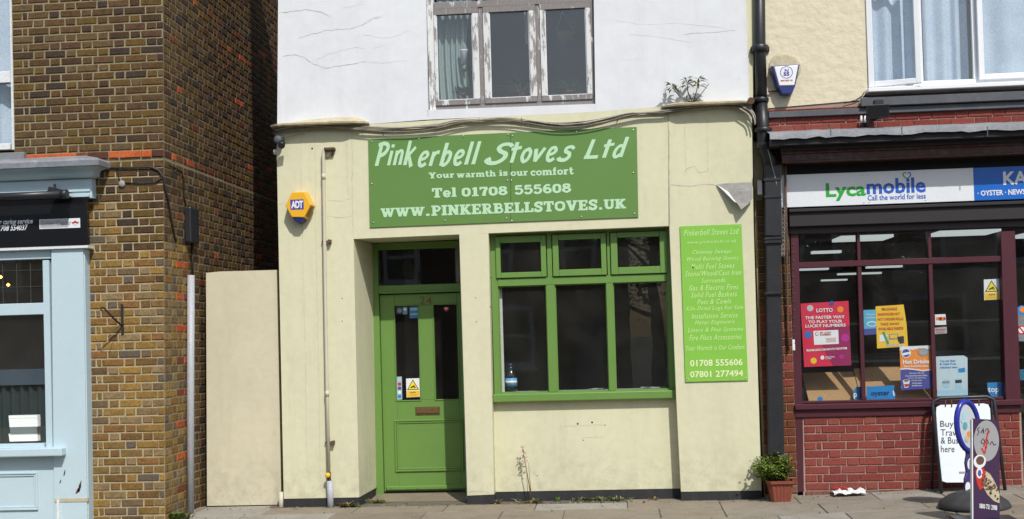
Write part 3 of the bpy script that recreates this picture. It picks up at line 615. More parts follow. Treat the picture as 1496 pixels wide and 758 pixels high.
for pix in ([(439,196),(441,330),(446,520),(449,700)], [(460,196),(461,330),(465,520),(468,700)], [(506,200),(508,290)], [(1000,180),(1001,230),(1003,255)], [(1033,178),(1034,240)], [(478,292),(497,294),(514,290)], [(478,316),(500,318),(515,315)], [(405,300),(417,297)]):  # the long pier lines are faint band shadows painted as darker ribbons
    k += 1; crack_line(shop, pix, -.004 if pix[0][0] > 900 else 0, .005, M['groove_shade'], 'crack', 90+k)
crack_line(shop, [(998,252),(1004,246),(1015,243),(1020,252),(1034,250),(1033,244)], -.004, .008, M['groove_shade'], 'crack', 111)
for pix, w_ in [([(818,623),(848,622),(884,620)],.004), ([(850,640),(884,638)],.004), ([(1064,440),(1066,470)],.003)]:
    k += 1; crack_line(shop, pix, .16 if pix[0][0] < 980 else -.004, w_, M['groove_shade'], 'crack', 130+k)
crack_line(shop, [(683,719),(700,717),(716,720)], 0, .007, M['crack'], 'crack', 150)
for i, (x, y_, Y) in enumerate([(456,217,0),(500,436,0),(500,469,0),(844,619,.16),(865,617,.16),(884,621,.16),(852,643,.16),(785,695,.16),(695,435,0),(696,470,0),(716,448,0),(717,405,0)]):
    c = P(x, y_, Y); r_ = .012 if i in (0,3,4) else .007; b = MB(); b.lathe([(r_, .002), (r_*.8, -.001)], c, 8, 'Y'); b.build('old_screw_hole', M['hole'], shop)

# ---------------- door
DY = .66
gp = M['green']
df = MB()
def dbox(mb, l, t, r, b_, Y, dep, mi=0): return mb.rb(l, t, r, b_, Y, dep, mi)
dx = [P(546,540,DY-.02).x, P(556,540,DY-.02).x, P(681,540,DY-.02).x, P(692,540,DY-.02).x]
zz = lambda y_, Y=DY-.02: P(612, y_, Y).z
df.box(dx[0]-.02, dx[1], DY-.02, DY+.08, .03, zz(354)); df.box(dx[2], dx[3], DY-.02, DY+.08, .03, zz(354))
df.box(dx[1], dx[2], DY-.018, DY+.08, zz(363), zz(353)); df.box(dx[1], dx[2], DY-.022, DY+.08, zz(427.5), zz(415.5)); df.box(dx[1], dx[2], DY-.032, DY-.022, zz(427.5), zz(424.5))
dframe = df.build('door_frame', gp, shop, .004)
b = MB(); b.box(dx[1], dx[2], DY+.02, DY+.026, zz(415.5), zz(363)); b.build('pane', M['glass'], dframe)
door = MB(); LY = DY + .02
lz = lambda y_: P(617, y_, LY).z; lx = lambda x_, y_=510: P(x_, y_, LY).x
X = [dx[1]+.003, lx(578), lx(612), lx(635), lx(669), dx[2]-.003]
door.box(X[0], X[1], LY, LY+.045, .062, lz(429)); door.box(X[4], X[5], LY, LY+.045, .062, lz(429)); door.box(X[2], X[3], LY, LY+.045, lz(584), lz(446))
door.box(X[1], X[4], LY, LY+.045, lz(446), lz(429)); door.box(X[1], X[4], LY, LY+.045, .062, lz(584))
dleaf = door.build('door', gp, shop, .003)
for a, c in ((X[1], X[2]), (X[3], X[4])):
    b = MB(); b.box(a, c, LY+.02, LY+.024, lz(584), lz(446)); b.build('pane', M['glass'], dleaf)
    b = MB(); q = .012
    for s_ in ((a-q,c+q,lz(446),lz(446)+q),(a-q,c+q,lz(584)-q,lz(584)),(a-q,a,lz(584),lz(446)),(c,c+q,lz(584),lz(446))): b.box(s_[0], s_[1], LY-.008, LY, s_[2], s_[3])
    b.build('glazing_bead', gp, dleaf, .003)
def mould(parent, x0, x1, z0, z1, Y, w_, out, mt, name='moulding'):
    b = MB()
    for (o_, p_) in ((0, out), (w_*.42, out*.55)):
        a, c, e, g = x0+o_, x1-o_, z0+o_, z1-o_; ww = w_*.4
        b.box(a, c, Y-p_, Y, g-ww, g); b.box(a, c, Y-p_, Y, e, e+ww); b.box(a, a+ww, Y-p_, Y, e+ww, g-ww); b.box(c-ww, c, Y-p_, Y, e+ww, g-ww)
    return b.build(name, mt, parent, .004)
mould(dleaf, lx(577,650), lx(677,650), lz(688.5), lz(612.5), LY, .05, .016, gp)
b = MB(); b.box(X[0]+.02, X[5], LY-.022, LY, .075, .118); b.build('weather_board', gp, dleaf, .008)
for xx in (571, 610, 643): c = P(xx, 713.5, LY-.022); b = MB(); b.lathe([(.006,0),(.006,-.002)], c, 8, 'Y'); b.build('screw', M['rust'], dleaf)
b = MB(); a0, a1, z0, z1 = rect(607,594,642.5,606,LY)
b.box(a0, a1, LY-.008, LY, z0, z1); b.box(a0+.014, a1-.014, LY-.016, LY-.008, z0+.016, z1-.012); b.build('letter_plate', M['brass'], dleaf, .003)
for s_, l, r_ in (('2',613,621),('4',623,631)): txt(s_, l, 433, r_, 445, LY, M['brass'], dleaf, .02, name='door_number', th=.004)

# ---------------- ground floor window
WY = .14
wf = MB()
for l, t, r_, b_ in ((719,338,728.5,584),(975.5,330,984.5,575)):
    wf.rb(l, t, r_, b_, WY, .09)
X0, X1, Z0, Z1 = rect(728.5, 337.5, 975.5, 580, WY)
gx = lambda x_, y_: P(x_, y_, WY).x; gzz = lambda y_: P(852, y_, WY).z
def wz(y_): return P(852, y_, WY).z
m1 = (gx(799.5,490), gx(812.5,490)); m2 = (gx(887.5,490), gx(897.5,490))
wf.box(X0, X1, WY, WY+.09, wz(340.5), wz(333)); wf.box(X0, X1, WY-.003, WY+.09, wz(414.5), wz(403.5)); wf.box(X0, X1, WY, WY+.09, wz(580), wz(571.5))
for a, c in (m1, m2): wf.box(a, c, WY-.001, WY+.09, wz(571.5), wz(414.5)); wf.box(a+.02, c-.02, WY-.001, WY+.09, wz(403.5), wz(340.5))
win = wf.build('shop_window', gp, shop, .003)
b = MB(); s0, s1, sz0, sz1 = rect(720.5, 573, 988, 584.5, .10); b.box(s0, s1, .075, .22, sz0, sz1); b.build('sill', gp, win, .008, 2)
cells = [(X0, m1[0]), (m1[1], m2[0]), (m2[1], X1)]
for a, c in cells:
    b = MB(); b.box(a, c, WY+.045, WY+.051, wz(571.5), wz(414.5)); b.build('pane', M['glass'], win)
    b = MB(); e = .010
    for q in ((a,c,wz(571.5),wz(571.5)+e),(a,c,wz(414.5)-e,wz(414.5)),(a,a+e,wz(571.5)+e,wz(414.5)-e),(c-e,c,wz(571.5)+e,wz(414.5)-e)): b.box(q[0],q[1],WY+.025,WY+.045,q[2],q[3])
    b.build('glazing_bead', gp, win)
for (a, c), (l, t, r_, b_) in zip([(X0-.012, m1[0]+.012), (m1[1]-.012, m2[0]+.012), (m2[1]-.012, X1+.012)], [(731,354,790,397.5),(816,349.5,878,393),(902,346,964,389.5)]):
    g0, g1, h0, h1 = rect(l, t, r_, b_, WY-.02); b = MB(); top, bot = wz(341.5), wz(402.5)
    b.box(a, g0, WY-.022, WY+.03, bot, top); b.box(g1, c, WY-.022, WY+.03, bot, top); b.box(g0, g1, WY-.022, WY+.03, bot, h0); b.box(g0, g1, WY-.022, WY+.03, h1, top)
    sash = b.build('top_sash', gp, win, .004)
    b = MB(); b.box(g0, g1, WY+.002, WY+.008, h0, h1); b.build('pane', M['glass'], win)
b = MB(); b.box(X0, X1, .24, .52, wz(571.5)-.02, wz(571.5)); b.build('inner_sill', plain('white_board', (.42,.43,.42), .6), win)
b = MB(); b.box(X0-.03, X0+.03, .24, .27, wz(571), wz(414)); b.build('inner_reveal', M['net'], win)

# water bottle on the inner sill
bx = P(747, 573, .33); r0 = .062; zb = wz(571.5)
bt = empty('water_bottle', (bx.x, .33, zb), 'large clear plastic water bottle with blue label inside the green shop window', 'bottle')
pet = glassmat('clear_plastic', (.62,.78,.86), .12, 1.5, 2.0)
b = MB(); b.lathe([(r0*.85,0),(r0,.012),(r0,.06),(r0*.95,.07),(r0,.08),(r0,.17),(r0*.93,.19),(r0*.7,.225),(r0*.35,.25),(.016,.262),(.016,.285)], (bx.x,.33,zb), 20); b.build('bottle_body', pet, bt)
b = MB(); b.lathe([(r0+.001,.062),(r0+.001,.145)], (bx.x,.33,zb), 20); b.build('bottle_label', plain('bottle_label_blue', (.12,.36,.62), .5), bt)
b = MB(); b.lathe([(r0+.0015,.092),(r0+.0015,.118)], (bx.x,.33,zb), 20); b.build('label_band', M['whitep'], bt)
b = MB(); b.lathe([(.019,.268),(.019,.294)], (bx.x,.33,zb), 14); b.build('bottle_cap', M['navy'], bt)
# papers lying on the inner sill
for nme, l, r_, yy, rz_, lab in (('paper_sheet', 860, 884, .34, .3, 'crumpled pale paper lying on the sill behind the middle pane'), ('paper_sheet', 936, 972, .36, -.2, 'white papers lying on the sill behind the right pane')):
    c = P((l+r_)/2, 571, yy); w_ = P(r_,571,yy).x - P(l,571,yy).x; b = MB(); rr = random.Random(l)
    b.grid(lambda u, v: (c.x - w_/2 + w_*u, yy + (v-.5)*.2, zb + .006 + rr.uniform(0,.014)), 6, 4, smooth=False)
    tag(b.build(nme, plain('greyed_paper', (.30,.32,.34), .8)), lab, 'paper')

# ---------------- upstairs window of flaking timber
UY = .05
pw1 = peeling('flaking_white_paint', (.66,.67,.66), (.19,.178,.17), .445); pw2 = peeling('mostly_bare_timber', (.62,.62,.62), (.15,.138,.132), .60)
uz = lambda y_: P(746, y_, UY).z
ux = lambda x_: P(x_, 80, UY).x
b = MB(); b.box(ux(625.5), ux(635), UY, UY+.1, uz(157), uz(-62)); b.build('window_jamb', pw1, shop, .003)
b = MB(); b.box(ux(864), ux(871), UY, UY+.1, uz(157), uz(-62)); b.build('window_jamb', pw2, shop, .003)
uf = MB(); uf.box(ux(635), ux(864), UY+.002, UY+.1, uz(157.5), uz(150)); uf.box(ux(635), ux(864), UY-.01, UY+.1, uz(8.5), uz(-1)); uf.box(ux(635), ux(864), UY+.002, UY+.1, uz(-62), uz(-54))
for a, c in ((700,707),(783.5,790)): uf.box(ux(a), ux(c), UY+.001, UY+.1, uz(150), uz(8.5)); uf.box(ux(a), ux(c), UY+.001, UY+.1, uz(-1), uz(-54))
upw = uf.build('upper_window', pw2, shop, .003)
for i, (a, g0, g1, c) in enumerate([(635,636.5+2,691,700),(707,716,774,783.5),(790,797.5,857,864)]):
    zb_, zt_ = uz(150), uz(8.5); gb, gt = uz(142.5), uz(17); b = MB()
    b.box(ux(a), ux(g0), UY-.014, UY+.04, gb, gt); b.build('sash_stile', pw1, upw, .003)
    b = MB(); b.box(ux(g1), ux(c), UY-.014, UY+.04, gb, gt); b.build('sash_stile', pw1, upw, .003)
    b = MB(); b.box(ux(a), ux(c), UY-.0135, UY+.04, zb_, gb); b.build('sash_rail', pw2, upw, .003)
    b = MB(); b.box(ux(a), ux(c), UY-.0135, UY+.04, gt, zt_); b.build('sash_rail', pw2, upw, .003)
    b = MB(); b.box(ux(g0), ux(g1), UY+.012, UY+.016, gb, gt); b.build('pane', M['glass_up'], upw)
    b = MB(); b.box(ux(a)+.03, ux(c)-.03, UY+.03, UY+.034, uz(-54), uz(-1)); b.build('pane', M['glass_up'], upw)
    for zz_, nm_ in ((gb, 'putty_line'),): 
        b = MB()
        b.box(ux(g0), ux(g0)+.008, UY+.0, UY+.012, gb, gt); b.box(ux(g1)-.008, ux(g1), UY+.0, UY+.012, gb, gt); b.box(ux(g0)+.008, ux(g1)-.008, UY, UY+.012, gb, gb+.008)
        b.build(nm_, M['sillwhite'], upw)

def curtain_obj(l, r_, ztop, zbot, Y, waves, mt, label, amp=.025, name='curtain', gather=0.0):
    x0_ = P(l, 100, Y).x; x1_ = P(r_, 100, Y).x; rr = random.Random(int(l)); ph = rr.uniform(0, 6)
    b = MB()
    def fn(u, v):
        wv = math.sin(u*waves*2*math.pi + ph + math.sin(u*9)*.7); xx = x0_ + (x1_-x0_)*u*(1 - gather*v*(1-v)*2)
        return (xx, Y + amp*wv*(.6+.4*v), ztop + (zbot-ztop)*v)
    b.grid(fn, int(waves*10), 10); return tag(b.build(name, mt), label, 'curtain')
curtain_obj(632, 692, uz(-10), uz(152), UY+.18, 6, M['curtain_g'], 'pale green curtain drawn aside behind the left pane of the flaking timber window', .03, gather=.35)
curtain_obj(768, 784, uz(-10), uz(60), UY+.18, 2, M['curtain_g'], 'short bit of pale curtain behind the middle pane of the flaking timber window', .02)
# hanging pot upstairs
hp = P(677.5, 80, UY+.12); pot = empty('hanging_pot', hp, 'small white hanging pot seen through the left pane of the flaking window', 'plant pot')
b = MB(); b.lathe([(.028,-.09),(.04,.035),(.044,.04),(.044,.05)], hp, 16); b.build('pot', M['whitep'], pot)
b = MB(); b.lathe([(.012,-.15),(.025,-.17),(.02,-.12),(.008,-.1)], hp, 10); b.build('trailing_bud', M['leaf_dry'], pot)
b = MB(); b.tube([hp+Vector((-.04,0,.05)), hp+Vector((0,0,.13)), hp+Vector((.04,0,.05))], .003, 5); b.tube([hp+Vector((0,0,.13)), hp+Vector((0,0,.42))], .003, 5); b.build('hanger', M['paper'], pot)

def plant_thing(name, base, label, cat, n, L, spread, upw_, mts, wd_=.02, group=None, arch=.35, stems=0, seed=1, potted=None):
    rr = random.Random(seed); base = Vector(base); t = empty(name, base, label, cat, group); b = MB()
    for i in range(n):
        an = rr.uniform(0, 2*math.pi); d = Vector((math.cos(an)*spread, math.sin(an)*spread, upw_*rr.uniform(.5,1.2)))
        b.leaf(base + Vector((rr.uniform(-.02,.02), rr.uniform(-.02,.02), 0)), d, L*rr.uniform(.6,1.15), wd_, rr.randrange(len(mts)), arch*rr.uniform(.4,1.5))
    b.build('leaves', mts, t)
    if potted:
        c = MB(); c.lathe([(potted*.75,-potted*1.3),(potted,-.005),(potted*1.1,-.005),(potted*1.1,.01)], base, 14); c.build('pot', M['terracotta'], t)
    return t
plant_thing('house_plant', (P(678,138,.22).x, .24, uz(150)+.14), 'yellowish leafy plant low behind the left pane of the flaking window', 'plant', 110, .13, .8, 1.0, [M['leaf'], M['leaf_dry']], .03, seed=4, potted=.05)
plant_thing('house_plant', (P(764,136,.22).x, .24, uz(150)+.11), 'spiky arching plant low behind the middle pane of the flaking window', 'plant', 70, .26, .9, 1.1, [M['leaf'], M['leaf_dry']], .02, arch=.5, seed=5, potted=.05)
plant_thing('house_plant', (P(832,134,.22).x, .24, uz(150)+.12), 'broad leaved plant low behind the right pane of the flaking window', 'plant', 44, .17, .8, 1.2, [M['leaf'], M['leaf_d']], .055, seed=6, potted=.05)
hb = P(826, 50, .9); hbk = empty('hanging_basket', hb, 'round hanging basket seen through the right pane of the flaking window', 'basket')
b = MB(); b.lathe([(.02,-.11),(.08,-.06),(.11,0),(.115,.012)], hb, 18); b.build('basket_bowl', M['cardboard'], hbk)
b = MB(); b.tube([hb+Vector((-.1,0,.01)), hb+Vector((-.03,0,.25))], .003, 4); b.tube([hb+Vector((.1,0,.01)), hb+Vector((-.03,0,.25))], .003, 4); b.build('hanger', M['paper'], hbk)

# ============================================================ SIGNS ON THE SHOP
sg = empty('shop_sign', (P(735,330,0).x, -.012, P(735,330,0).z), 'wide green board sign with pale mint lettering and a web address above door and window', 'sign')
SX0, SX1, SZ0, SZ1 = -2.474, .253, 2.837, 3.742; xm = P(745.5, 260, -.012).x
b = MB(); b.prism([P(538,203.3,-.012), P(745.3,193.6,-.012), P(746,324.2,-.012), P(540.3,332.3,-.012)], (0,.01,0)); b.build('sign_panel', M['sign'], sg)
b = MB(); b.prism([P(746.0,193.5,-.0125), P(930.3,185.2,-.0125), P(932.6,317,-.0125), P(746.7,324.1,-.0125)], (0,.01,0)); b.build('sign_panel', M['sign'], sg)
TY = -.0128
for w_, l, t, r_, b_ in (('Pink',547,206,609,246),('erbell',610,208,704,243.5),('S',707,208.5,752,241),('toves',744,206,841,238),('L',852,203.5,874,232),('td',879,200.5,920,231.5)):
    script(w_, l, t, r_, b_, TY, M['mint'], sg)
for (w_, l, r_, yb_, yt_) in (('Your',626,664,260.3,251.3),('warmth',667,724.5,259,249.6),('is',729,741.5,257.2,248.2),('our',746,771.5,257,249.8),('comfort',775,838.5,256,244.5),
      ('Tel',631,667,288.6,274.2),('01708',674.5,741.5,286.4,272.6),('555608',751.5,834.5,283.2,268.8),
      ('WWW',556,620.5,316.2,303.2),('.',622.5,627.5,315.4,312),('PINKERBELLSTOVES',630,873,311.5,295.4),('.',875.3,879.6,306.2,302.8),('UK',882,914.5,305.3,290.8)):
    slab(w_, l, yt_+(.0), r_, yb_, TY, M['mint'], sg, gap=.04)
for x_, y_ in ((543,207),(612,203),(677,199),(742,196.6),(748.5,198.5),(842,192.7),(925,190),(543,268.5),(741,263.5),(747,263.5),(925,252.5),(545.5,325),(650,322),(740,318.5),(747.5,322.5),(849.5,316.5),(927,312)):
    c = P(x_, y_, -.0135); b = MB(); b.lathe([(.009,0),(.0085,-.003),(.004,-.0045)], c, 10, 'Y'); b.build('screw', M['steel'], sg)

ls = empty('price_board', (P(1040,556,0).x, -.016, P(1040,556,0).z), 'tall lime green board listing services in cream script on the right pier', 'sign')
b = MB(); b.prism([P(993.3,330.5,-.018), P(1083.2,327.2,-.018), P(1093,555.6,-.018), P(1001.4,558,-.018)], (0,.01,0)); b.build('sign_panel', M['lime'], ls, .001)
lines = ['Pinkerbell Stoves Ltd','www.pinkerbell.co.uk','Chimney Sweeps','Wood Burning Stoves','Multi Fuel Stoves','Stone/Wood/Cast Iron','Surrounds','Gas & Electric Fires','Solid Fuel Baskets','Pots & Cowls','Kiln Dried Logs For Sale','Installation Service','Hetas Engineers','Liners & Flue Systems','Fire Place Accessories','Your Warmth is Our Comfort']
geo_ = [(55,290,84,11),(70,280,127,6.5),(92,258,170,9),(68,288,199,9.5),(85,272,229,9.5),(60,300,259,9.5),(130,232,290,8.5),(78,288,320,9.5),(85,282,350,9.5),(112,258,380,9),(65,308,410,9.5),(88,285,440,9.5),(102,272,470,9.5),(72,308,502,10),(78,302,532,10),(65,315,576,9)]
for s_, (l, r_, yc, hh) in zip(lines, geo_):
    k_ = 2.915; txt(s_, 980+l/k_, 310+yc/k_-hh*.42, 980+r_/k_, 310+yc/k_+hh*.42, -.0185, M['limetext'], ls, .010, .35, space=1.15)
txt('01708 555606', 980+82/2.915, 310+626/2.915, 980+306/2.915, 310+655/2.915, -.0185, M['limetext2'], ls, .022)
txt('07801 277494', 980+82/2.915, 310+674/2.915, 980+308/2.915, 310+702/2.915, -.0185, M['limetext2'], ls, .022)
for x_, y_ in ((997,334),(1080,331),(1089.5,552),(1005,554)): c = P(x_, y_, -.0185); b = MB(); b.lathe([(.007,0),(.006,-.003)], c, 8, 'Y'); b.build('screw', M['steel'], ls)

# alarm box, hexagonal
ab = empty('alarm_box', P(437,300,0), 'yellow hexagonal alarm box with blue base above the left pier', 'alarm box')
hexp = [(417,300.2),(426.5,280.8),(444.2,280.2),(454,299),(444.4,317.4),(426.3,316.8)]
b = MB(); fr = [P(x_, y_, -.13) for x_, y_ in hexp]; c0 = sum(fr, Vector())/6
bk = [Vector((p.x, 0, p.z)) for p in [c0 + (p-c0)*1.12 for p in fr]]; loft(b, fr, bk); b.build('housing', M['yellow'], ab, .006, 2)
b = MB(); fr = [P(427,317.2,-.12), P(444,317.8,-.12), P(440.5,324.5,-.115), P(431.5,324.2,-.115)]; loft(b, fr, [Vector((p.x + (p.x-c0.x)*.1, 0, p.z)) for p in fr]); b.build('beacon', M['navy'], ab, .004)
b = MB(); b.rb(424.2, 291.3, 443.6, 306, -.1315, .002); b.build('badge', M['purple'], ab)
txt('ADT', 425.3, 293.2, 442.8, 304.2, -.1325, M['whitep'], ab, .04, space=.85)
b = MB()
for i in range(7):
    z_ = P(458, 303+i*2.1, -.06).z; xx = P(455.3-i*1.15, 303+i*2.1, -.075).x; b.box(xx-.002, xx+.016, -.1, -.03, z_-.0028, z_+.0028)
b.build('sounder_slots', M['brass'], ab)

# alarm box on the neighbour
nb = empty('alarm_box', P(1147,115,0), 'white and dark blue tapered alarm box on the cream roughcast wall', 'alarm box')
b = MB(); fr = [P(x_, y_, -.12) for x_, y_ in ((1131,97.2),(1166.5,94.6),(1160.5,124.5),(1138.5,125))]; bk = [Vector((p.x*1.0+(p.x-P(1149,0,-.12).x)*.06, 0, p.z)) for p in fr]; loft(b, fr, bk); b.build('cover', M['whitep'], nb, .008, 2)
b = MB(); fr = [P(x_, y_, -.112) for x_, y_ in ((1127,96),(1168.5,93.6),(1162,125),(1157,136.8),(1143,137.2),(1136,126))]; bk = [Vector((p.x+(p.x-P(1149,0,-.12).x)*.08, 0, p.z)) for p in fr]; loft(b, fr, bk); b.build('housing', M['navy'], nb, .006, 2)
c = P(1149,105.5,-.1215); ring = MB(); n = 24
for k in range(n):
    a0_, a1_ = 2*math.pi*k/n, 2*math.pi*(k+.72)/n; r1_, r2_ = .062, .054
    ring.add([c+Vector((math.cos(a0_)*r1_,0,math.sin(a0_)*r1_)), c+Vector((math.cos(a1_)*r1_,0,math.sin(a1_)*r1_)), c+Vector((math.cos(a1_)*r2_,0,math.sin(a1_)*r2_)), c+Vector((math.cos(a0_)*r2_,0,math.sin(a0_)*r2_))], [(0,1,2,3)])
ring.build('emblem_ring', M['purple'], nb)
txt('N', 1146.5, 100.5, 1152, 105, -.121, M['purple'], nb, .02); txt('SS', 1144.5, 105.3, 1153.5, 110.5, -.121, M['purple'], nb, .03)
txt('0800 0838 100', 1140.5, 116.2, 1158, 118.6, -.121, M['textred'], nb, .02)
b = MB(); b.lathe([(.16,.0),(.155,-.012),(.13,-.014)], P(1146,100,-.0), 18, 'Y'); b.build('mortar_patch', M['cream_old'], nb)
b = MB(); b.tube([P(1122,133.5,-.03), P(1136,133,-.03)], .009, 6); b.build('conduit', M['rust'], nb)

# small dome camera and knob at the corner
cc = empty('security_camera', P(411,205,0), 'small dark cylindrical camera at the top left corner of the cream wall', 'camera')
b = MB(); b.lathe([(.045,.0),(.045,-.09),(.04,-.1),(.02,-.11)], P(409.5,206,.0)+Vector((0,0,0)), 16, 'Y'); b.build('housing', M['leadd'], cc)
b = MB(); p_ = P(412,209,-.10); b.tube([p_, p_+Vector((.01,-.05,-.035))], .033, 12); b.build('lens_barrel', M['blackplas'], cc)
wk = MB(); wk.lathe([(.0,-.03),(.018,-.022),(.024,0),(.018,.022),(.0,.03)], P(402.3,222,.06), 12); wk.build('junction_knob', M['whitep'], cc)

# gas pipe on the left pier
gpz = empty('gas_pipe', P(480,744,-.03), 'thin cream vertical pipe on the left pier with a grey sleeve at its foot', 'pipe')
b = MB(); b.tube([P(487,217,-.045), P(476,216.5,-.05), P(472.7,219,-.05), P(472.3,224,-.05), P(475,420,-.05), P(477.5,560,-.05), P(480.5,692,-.05)], .0175, 10); b.build('pipe', M['pipe'], gpz)
b = MB(); b.box(P(474,217,-.05).x, P(489,217,-.05).x, -.075, 0, P(480,219.5,-.05).z, P(480,215.5,-.05).z); b.tube([P(487,219,-.04), P(486,226,-.02), P(480,228,0)], .01, 6); b.build('bracket', M['rust'], gpz, .004)
b = MB(); b.lathe([(.045,.002),(.043,-.02),(.03,-.03)], P(479,224,0), 12, 'Y'); b.build('wall_boss', M['cream_old'], gpz)
for y_ in (352.5, 646.5):
    x_ = 474 + (y_-352)*.017; b = MB(); b.box(P(x_-5,y_,-.05).x, P(x_+9,y_,-.05).x, -.035, -.012, P(x_,y_+1.2,-.05).z, P(x_,y_-1.2,-.05).z)
    b.box(P(x_+5,y_,-.05).x, P(x_+9,y_,-.05).x, -.06, 0, P(x_,y_+3,-.05).z, P(x_,y_-2.5,-.05).z); b.build('clip', M['rust'], gpz, .003)
for y_ in (258, 575): x_ = 472.8+(y_-258)*.016; b = MB(); b.tube([P(x_,y_-4,-.05), P(x_+.1,y_+4,-.05)], .021, 10); b.build('joint', M['pipe'], gpz)
b = MB(); b.tube([P(480.7,690,-.05), P(480.8,703,-.05)], .02, 10); b.build('stub', M['rust'], gpz)
b = MB(); b.lathe([(.026,-.03),(.026,-.05),(.012,-.056)], P(480,693.5,-.05), 10, 'Y'); b.build('cap', M['gold'], gpz)
b = MB(); b.tube([P(482,702,-.05), P(483.2,747,-.05)], .033, 12); b.build('sleeve', M['greypipe'], gpz)
sp = MB(); sp.tube([P(411,718.5,.05), P(411,748,.05)], .028, 10); tag(sp.build('pipe_stub', M['pipe']), 'short pale pipe stub standing at the foot of the left pier corner', 'pipe')

# sagging cables under the cornice
cb = empty('cable_bundle', P(740,180,-.04), 'bundle of grimy sagging cables clipped along the top of the cream fascia', 'cables')
base = [(402,192),(430,187),(470,186),(500,187),(530,188),(560,189),(600,188),(640,184),(665,178.5),(700,175.5),(740,174.5),(775,178),(810,182),(845,181),(880,176),(915,168),(940,165),(968,163),(1010,157),(1050,154),(1085,156),(1100,166),(1104,176)]
rr = random.Random(11)
for i in range(11):
    off = rr.uniform(-3.2, 2.6); ph = rr.uniform(0, 6); a_ = rr.uniform(.5, 2.2); pts = []
    for j, (x_, y_) in enumerate(base):
        pinch = .35 if j in (3, 9, 16, 19) else 1
        pts.append((x_, y_ + (off + a_*math.sin(ph + x_*.021*(1+.1*i)))*pinch))
    sl_ = smooth(pts, 3); s_i = 0 if i < 8 else rr.choice((0, 9)); e_i = len(sl_) if i != 9 else 40
    b = MB(); b.tube([P(x_, y_, -.02 - .012*((i*3) % 5)) for x_, y_ in sl_[s_i:e_i]], rr.choice((.005,.006,.008,.004)), 6)
    b.build('cable', rr.choice([M['cable'], M['cable'], M['cable_pale'], M['cable_pale']]), cb)
b = MB(); b.tube([P(560,198,-.01), P(558,190,-.04)], .004, 5)
for x_ in (444,530,575,636,700,762,815,902,985,1040): y_ = [p for p in base if p[0] <= x_][-1][1]; b.tube([P(x_,y_-2.5,-.005), P(x_+.5,y_+1.5,-.06)], .004, 5)
b.build('cable_clips', M['rust'], cb)
b = MB(); b.tube([P(404,190,-.04), P(398,193,-.02), P(403,198,.0), P(404,203,0)], .006, 6); b.tube([P(405,200,-.01), P(415,201,-.03), P(430,198,-.03), P(445,194,-.03)], .003, 5); b.build('cable', M['cable'], cb)
for i, q in enumerate([[(1085,156),(1097,163),(1102,175),(1103,182)], [(1080,158),(1094,168),(1098,180)]]): b = MB(); b.tube([P(x_,y_,-.09) for x_, y_ in smooth(q)], .008, 6); b.build('cable', M['cable_pale'], cb)
# torn flap of render
b = MB()
fp = [(1047,269.5,-.012),(1062,267.5,-.02),(1080,266.8,-.02),(1097.5,266,-.02),(1061,279,-.04),(1075,280,-.055),(1099.5,278,-.045),(1072,290,-.07),(1077,297,-.085),(1099.5,289.5,-.055),(1083,306,-.11),(1093,298,-.07)]
vs = [P(*p) for p in fp]; b.add(vs, [(0,1,4),(1,2,5,4),(2,3,6,5),(4,5,7),(5,6,9,7),(7,9,11,8),(8,11,10)], 0, False)
fl = b.build('render_flap', M['cement']); s_ = fl.modifiers.new('thick', 'SOLIDIFY'); s_.thickness = .008; s_.offset = 1
tag(fl, 'grey triangular flap of torn render peeling from the right pier above the lime board', 'render')
b = MB(); loft(b, [P(1047,269.5,-.02), P(1063,280,-.05), P(1076,296,-.09), P(1072,293.5,-.095), P(1058,279,-.055)], [P(1047,270.2,-.012), P(1064,280,-.042), P(1077,297,-.08), P(1072,294.5,-.085), P(1057,280,-.046)]); b.build('torn_edge', M['paper'], fl)

# ============================================================ PLANTS ON AND AT THE SHOP
# spindly weed on the ledge
wb = P(1012, 151, -.07); wt = empty('ledge_weed', wb, 'spindly three stemmed weed growing on the right hand cornice stone', 'plant')
b = MB(); lf = MB(); rr = random.Random(5)
for tip, mid in (((981,121),(992,136)),((1003,113),(1005,130)),((1020,113),(1018,128)),((1036,118),(1024,134))):
    q = [wb, P(mid[0], mid[1]+4, -.1), P(tip[0], tip[1]+4, -.12)]; b.tube(q, [.006,.005,.003], 5)
    if tip[0] == 1036: continue
    for i in range(22):
        an = rr.uniform(0, 6.28); lf.leaf(q[2] + Vector((0,0,rr.uniform(-.07,.03))), (math.cos(an), math.sin(an)*.7, rr.uniform(-.35,.7)), rr.uniform(.06,.11), .026, rr.randrange(2), .3)
for i in range(18):
    an = rr.uniform(0, 6.28); lf.leaf(wb + Vector((rr.uniform(-.06,.06), rr.uniform(-.04,.04), rr.uniform(0,.05))), (math.cos(an), math.sin(an)*.7, rr.uniform(-.1,1)), rr.uniform(.05,.11), .02, rr.randrange(3), .3)
b.build('stem', M['stem'], wt); lf.build('leaves', [M['leaf_dry'], M['leaf'], M['leaf_dry']], wt)
